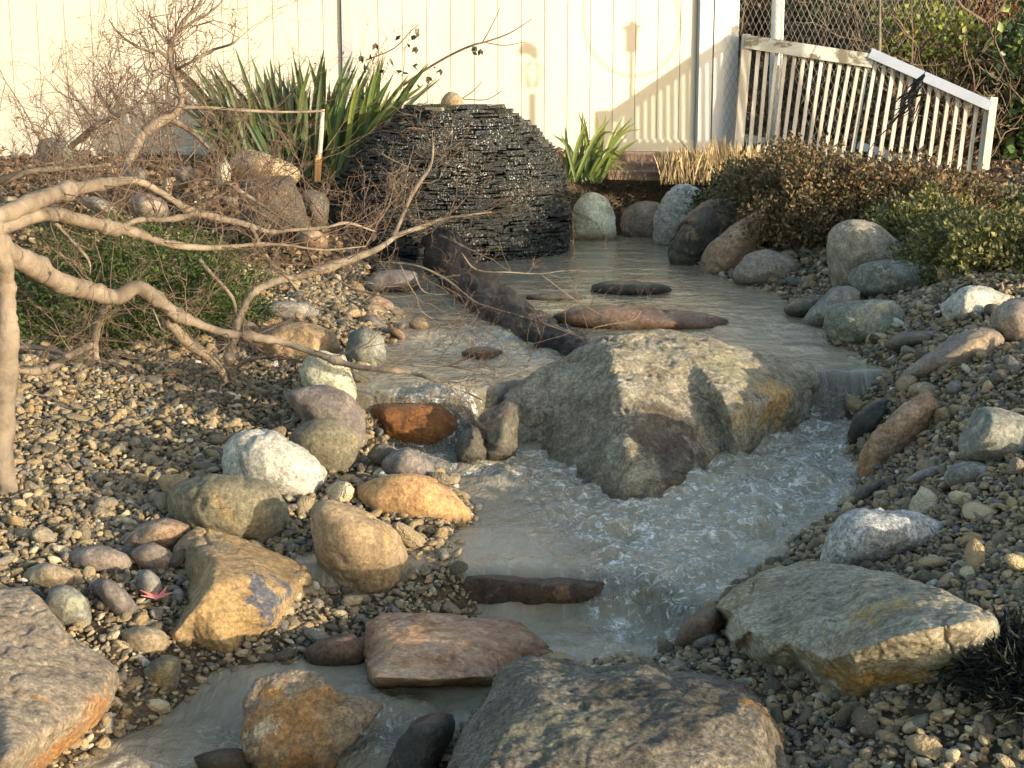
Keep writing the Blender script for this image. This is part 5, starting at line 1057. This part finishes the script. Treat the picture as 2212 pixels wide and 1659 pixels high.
# ------------------------------------------------------------------ leaf litter on the beds
n = 9000; x = np.concatenate([rng.uniform(-3.6, -.5, n), rng.uniform(-.6, 3.4, 3500)]); y = np.concatenate([rng.uniform(5.4, 9.4, n), rng.uniform(8.4, 9.6, 3500)])
k = ~((x > -1.1) & (y < 6.6) & (y > 4)); x, y = x[k], y[k]; p = np.stack([x, y, ground(x, y) + rng.uniform(.0, .03, len(x))], 1)
V, Fc = leaves(p, rng.normal(size=p.shape) * [1, 1, .35], rng.uniform(.02, .05, len(p)), .7)
m_lit = island_mat('leaf_litter', ['#4f4032', '#6b543f', '#3a3128', '#7d6248', '#8f7556', '#2f2a24'], .8)
tag(mesh_obj('leaf_litter', V, Fc, m_lit), 'brown leaf litter and mulch covering the planting bed along the cream fence', 'leaf litter', kind='stuff')
def fallen(label, px, py, size, col, rz, water=False):
    q = hit(px, py, water); bm = MB(); ang = []
    V = [np.array([0, 0, 0])]
    for i, (a, r) in enumerate([(90, 1.), (70, .35), (45, .85), (22, .32), (0, .7), (-30, .3), (-60, .35), (-90, .15), (-120, .35), (-150, .3), (180, .7), (158, .32), (135, .85), (110, .35)]):
        a = math.radians(a) + rz; V.append(np.array([r * math.cos(a), r * math.sin(a), .22 * r * r + rng.uniform(-.08, .08)]) * size)
    V = [v + q + [0, -.01, .03] for v in V]; Fc = [(0, i, i % 14 + 1) for i in range(1, 15)]
    o = mesh_obj('fallen_leaf', V, Fc, flat_mat('fallen_leaf', col, '#a8574a', 30, .6, .3), loc=tuple(q)); tag(o, label, 'leaf', 'fallen maple leaves')
    md = o.modifiers.new('thick', 'SOLIDIFY'); md.thickness = .001
fallen('curled pink maple leaf between cobbles beside the ochre slab', 345, 1315, .05, '#d98a7c', .5)
fallen('small pink leaf on gravel below the low green conifer', 128, 808, .03, '#c98076', 1.5)
fallen('dull red leaf caught among the stems of the low green conifer', 195, 655, .04, '#8f5148', 2.2)

# ------------------------------------------------------------------ woods behind
m_ivy = island_mat('ivy_leaf', ['#33472a', '#48603a', '#26371f', '#5f7a3f', '#7f8f4a', '#3c5232'], .4, .2, .4, 1.6)
m_aut = island_mat('autumn_leaf', ['#8a5a34', '#a8703c', '#5d4230', '#c08742', '#704a33', '#4c3a2c'], .6, .25, .2, 1.6)
m_brn = island_mat('brown_undergrowth', ['#5b4a3a', '#77604a', '#42382e', '#8d7458', '#3a3d2c', '#6b563f'], .7, .15, .2, 1.4)
m_ylw = island_mat('yellow_green_leaf', ['#7f8f3f', '#5c7034', '#a5a34b', '#46592c', '#94913e'], .5, .25, .3, 2)
GW = 'woodland plants behind the pickets'
def cloud(name, label, cat, px, py, Y, r, n, size, mat, seed, lump=.35, stemn=12, aspect=.75, shell=.45):
    c = P(px, py, Y); root = empty(name, (c[0], c[1], c[2]), label, cat, GW)
    p_, v_ = blob_points(c, r, n, lump, shell, seed, 2.6, False); V, Fc = leaves(p_, v_ * .4 + rng.normal(size=p_.shape) * .7 - [0, .2, .35], size * rng.uniform(.5, 1.3, n), aspect); mesh_obj('foliage', V, Fc, mat, root, loc=tuple(c))
    mb = MB()
    for i in range(stemn):
        s_ = c + rng.normal(0, .4, 3) * r * [1, 1, 0] - [0, 0, r[2]]; grow(mb, s_, np.array([rng.normal(0, .3), rng.normal(0, .3), 1.]), r[2] * rng.uniform(1.2, 2.1), rng.uniform(.006, .016), 2, .2, .1)
    mb.build('stem_tangle', m_twig, root, loc=tuple(c))
cloud('ivy_bush', 'dark ivy bush rising right above the apex of the picket panels', 'bush', 1850, 90, 11.2, (.55,.4,.55), 5200, .05, m_ivy, 31)
cloud('ivy_bush', 'yellow green leafy bush just above the grey sloping rail', 'bush', 1990, 110, 10.4, (.42,.35,.40), 3200, .045, m_ylw, 32)
cloud('ivy_bush', 'hanging glossy ivy curtain at the edge of the photo beside the picket end post', 'bush', 2215, 250, 10.2, (.42,.4,.75), 4600, .065, m_ivy, 33, .3, 12, .8)
cloud('autumn_bush', 'orange brown autumn bush at the top corner of the photo', 'bush', 2170, 40, 11.4, (.6,.5,.60), 4200, .055, m_aut, 34)
cloud('undergrowth_bush', 'brown leafless undergrowth seen through the chain link fence', 'bush', 1640, 60, 11.6, (.6,.4,.95), 3600, .045, m_brn, 35, .35, 30)
cloud('undergrowth_bush', 'brown undergrowth behind the slats of the weathered picket panel', 'bush', 1760, 240, 10.8, (.75,.35,.55), 4200, .045, m_brn, 36, .3, 20)
cloud('undergrowth_bush', 'dim brown undergrowth behind the grey railed picket panel', 'bush', 2030, 290, 10.2, (.75,.35,.55), 4200, .05, m_brn, 37, .3, 20)
cloud('autumn_bush', 'rusty bush between the ivy bush and the top corner', 'bush', 2030, -10, 12.6, (.7,.4,.7), 3600, .06, m_brn, 38, .35, 30)
for i, (a, b, Y, r_, lb) in enumerate([((2100,170),(2120,-160),12.3,.045,'slender pale tree trunk among the autumn leaves'), ((1975,170),(2010,-160),12.0,.060,'pale leaning tree trunk behind the yellow green bush'), ((1745,200),(1765,-160),13.2,.07,'grey brown tree trunk seen past the white pipe post'), ((2235,300),(2262,-160),12.8,.08,'thick dark tree trunk at the edge of the photo'), ((1900,100),(1914,-160),9.6,.011,'thin pale sapling rising behind the picket apex'), ((1620,300),(1600,-160),13.0,.06,'brown tree trunk behind the chain link fence')]):
    root = empty('tree_trunk' if r_ > .02 else 'sapling', P(*a, Y) - [0, 0, .9 if r_ > .02 else .1], lb, 'tree', GW); q = spline([(*a, Y, 1), ((a[0] + b[0]) / 2 + rng.uniform(-8, 8), (a[1] + b[1]) / 2, Y, .85), (*b, Y, .7)], 6)
    pts = [np.array(root.location)] + [P(*u[:3]) for u in q] + [P(b[0], b[1], Y) + [0, 0, 2.2]]; mb = MB(); mb.tube(pts, np.array([1.15] + list(q[:, 3]) + [.3]) * r_, 10, .06); mb.build('trunk', m_palebark, root, smooth=True, loc=tuple(root.location))
    mb = MB()
    for j in range(16 if r_ > .02 else 3): grow(mb, pts[rng.integers(2, len(pts) - 1)], rng.normal(size=3) + [0, 0, .8], rng.uniform(.3, .9), .004 + r_ * .08, 2, .2, .06)
    mb.build('bough_tangle', m_twig, root, loc=tuple(root.location))
n = 26000; x = rng.uniform(-9, 12, n); z = rng.uniform(-.2, 1, n) ** 1.0; top = 3.6 + .8 * fbm(np.stack([x, x * 0, x * 0], 1) * .7, 3, 4)
yy = 15.2 + rng.uniform(-.5, 1.6, n) - .25 * x * 0; p = np.stack([x, yy, .6 + z * top + .0], 1)
V, Fc = leaves(p, rng.normal(size=p.shape), rng.uniform(.08, .20, n), .75); tag(mesh_obj('woods', V, Fc, m_brn), 'far brown and green wood seen as one mass behind the fences', 'woods', kind='stuff')

# ------------------------------------------------------------------ black netting on a cord
m_blk = flat_mat('black_cloth', '#1b1d1f', '#2a2c30', 30, .6, .5)
root = empty('black_netting', P(1985,185,9.12), 'torn black netting hanging on a thin cord over the grey railed picket panel', 'netting')
mb = MB()
for rows in ([(2085,-30,9.15,.0025),(2060,20,9.15,.0025),(2020,110,9.15,.003),(1996,160,9.12,.003)], [(1960,225,9.12,.004),(1925,270,9.15,.004),(1895,300,9.2,.003),(1870,335,9.25,.002)], [(1985,235,9.12,.003),(1960,300,9.15,.0025),(1950,345,9.15,.002)]):
    q = spline(rows, 5); mb.tube([P(*a[:3]) for a in q], q[:, 3], 5)
mb.build('cord', m_blk, root, loc=tuple(root.location))
mb = MB()
for k in range(46):
    u = rng.random(); x0, y0 = 1995 - 35 * u, 160 + 75 * u; a = P(x0 + rng.normal(0, 3 + 6 * u), y0, 9.11); q = [a]
    for j in range(4): q.append(q[-1] + np.array([rng.normal(-.018, .014), rng.normal(0, .01), -rng.uniform(.01, .035)]))
    mb.tube(q, np.linspace(.007, .0015, 5) * rng.uniform(.4, 1.2), 4)
mb.build('torn_strands', m_blk, root, loc=tuple(root.location))

# ------------------------------------------------------------------ garden ornaments outside the frame whose shadows fall on the fence
sunv = np.array(sv[:])
def shadow_pt(px, py, t): return np.array([0, WA, 0]) * 0 + wall_at(px, py) + sunv * t
def wall_at(px, py):
    d = ray(px, py); t = WA / (d[1] - WB * d[0]); return np.array([0, 0, CZ]) + d * t
m_iron = flat_mat('black_iron', '#26282a', '#1b1c1e', 20, .5)
def pole_from(pt, mb, r=.012):
    gz_ = float(ground([pt[0]], [pt[1]])[0]) - .05; mb.tube([pt, (pt + [pt[0], pt[1], gz_]) / 2, [pt[0], pt[1], gz_]], [r, r, r], 8)
top = shadow_pt(1365, 45, 3.6); root = empty('garden_lantern', (top[0], top[1], float(ground([top[0]], [top[1]])[0])), 'black garden lantern on a tall pole with two curved hooks', 'lantern')
L_ = tuple(root.location); mb = MB(); pole_from(top - [0, 0, .20], mb, .010); mb.build('pole', m_iron, root, loc=L_)
mb = MB(); prof_ = [(0, .012), (-.02, .016), (-.035, .05), (-.045, .052), (-.05, .034), (-.17, .030), (-.18, .04), (-.20, .012)]
mb.tube([top + [0, 0, a] for a, b in prof_], [b for a, b in prof_], 8); mb.build('lantern_body', m_iron, root, loc=L_)
mb = MB()
for sg in (-1, 1):
    c = top - [0, 0, .35]; pts = [c + np.array([sg * .42 * math.sin(a), 0, .34 * (1 - math.cos(a)) ]) for a in np.linspace(0, 2.2, 12)]; mb.tube(pts, [.005] * 12, 6)
mb.build('hook', m_iron, root, loc=L_)
top = shadow_pt(1150, 120, 4.4); root = empty('solar_light', (top[0], top[1], float(ground([top[0]], [top[1]])[0])), 'flower topped glass garden light on a stake outside the photo', 'garden light')
L_ = tuple(root.location); mb = MB(); pole_from(top - [0, 0, .24], mb, .018); mb.build('pole', m_iron, root, loc=L_)
mb = MB(); mb.tube([top + [-.1, 0, .02], top + [-.05, 0, .045], top + [0, 0, .03], top + [.03, 0, -.02]], [.02, .04, .03, .01], 8); mb.build('metal_flower', m_iron, root, loc=L_)
mb = MB()
for a in range(6): mb.tube([top + [.055 * math.cos(a * 1.05) * k_, .055 * math.sin(a * 1.05) * k_, z_] for k_, z_ in ((.3, -.04), (.9, -.07), (1, -.13), (.4, -.2))], [.004] * 4, 5)
mb.build('cage', m_iron, root, loc=L_)

# unseen white railing, added and shaped to throw its slatted shadow across the fence
m_wr = m_whitev; t0 = 3.2
S = lambda px, py: wall_at(px, py) + sunv * t0
a, b = S(1575, 80), S(1296, 270); root = empty('shadow_railing', (a[0], a[1], float(ground([a[0]], [a[1]])[0])), 'unseen white sloping railing added to throw a slatted shadow on the fence', 'railing'); L_ = tuple(root.location)
mb = MB(); mb.beam(a, b, .06, .05); mb.build('top_rail', m_wr, root, loc=L_)
mb = MB(); mb.beam(S(1300, 318), S(1575, 318), .05, .05); mb.build('bottom_rail', m_wr, root, loc=L_)
for k in range(17):
    px = 1304 + k * 16.4; u = (px - 1296) / (1575 - 1296); mb = MB(); mb.beam(S(px, 270 - 190 * u), S(px, 318), .022, .022); mb.build('baluster', m_wr, root, loc=L_)
for px, py in ((1301, 240), (1582, 60)):
    q = S(px, py); mb = MB(); mb.beam([q[0], q[1], float(ground([q[0]], [q[1]])[0]) - .1], q, .06 if px < 1400 else .1, .06); mb.build('post', m_wr, root, loc=L_)

c = P(2235, 1600, 2.25); c[2] = float(ground([c[0]], [c[1]])[0]); root = empty('dark_shrub', tuple(c), 'low dark shrub blackened for deep shade in the bottom corner beside the gravel', 'shrub')
p_, v_ = blob_points(c, (.14, .20, .06), 9000, .35, .4, 77, 3); V, Fc = leaves(p_, v_ * [1, 1, .4] + rng.normal(size=p_.shape) * .6, .026 * rng.uniform(.5, 1.3, len(p_)), .16); mesh_obj('foliage', V, Fc, island_mat('shade_black_green', ['#14180f', '#1d2216', '#0d100b', '#262b1c'], .7), root, loc=tuple(c))  # dark foliage with deep shade put into the leaf colours
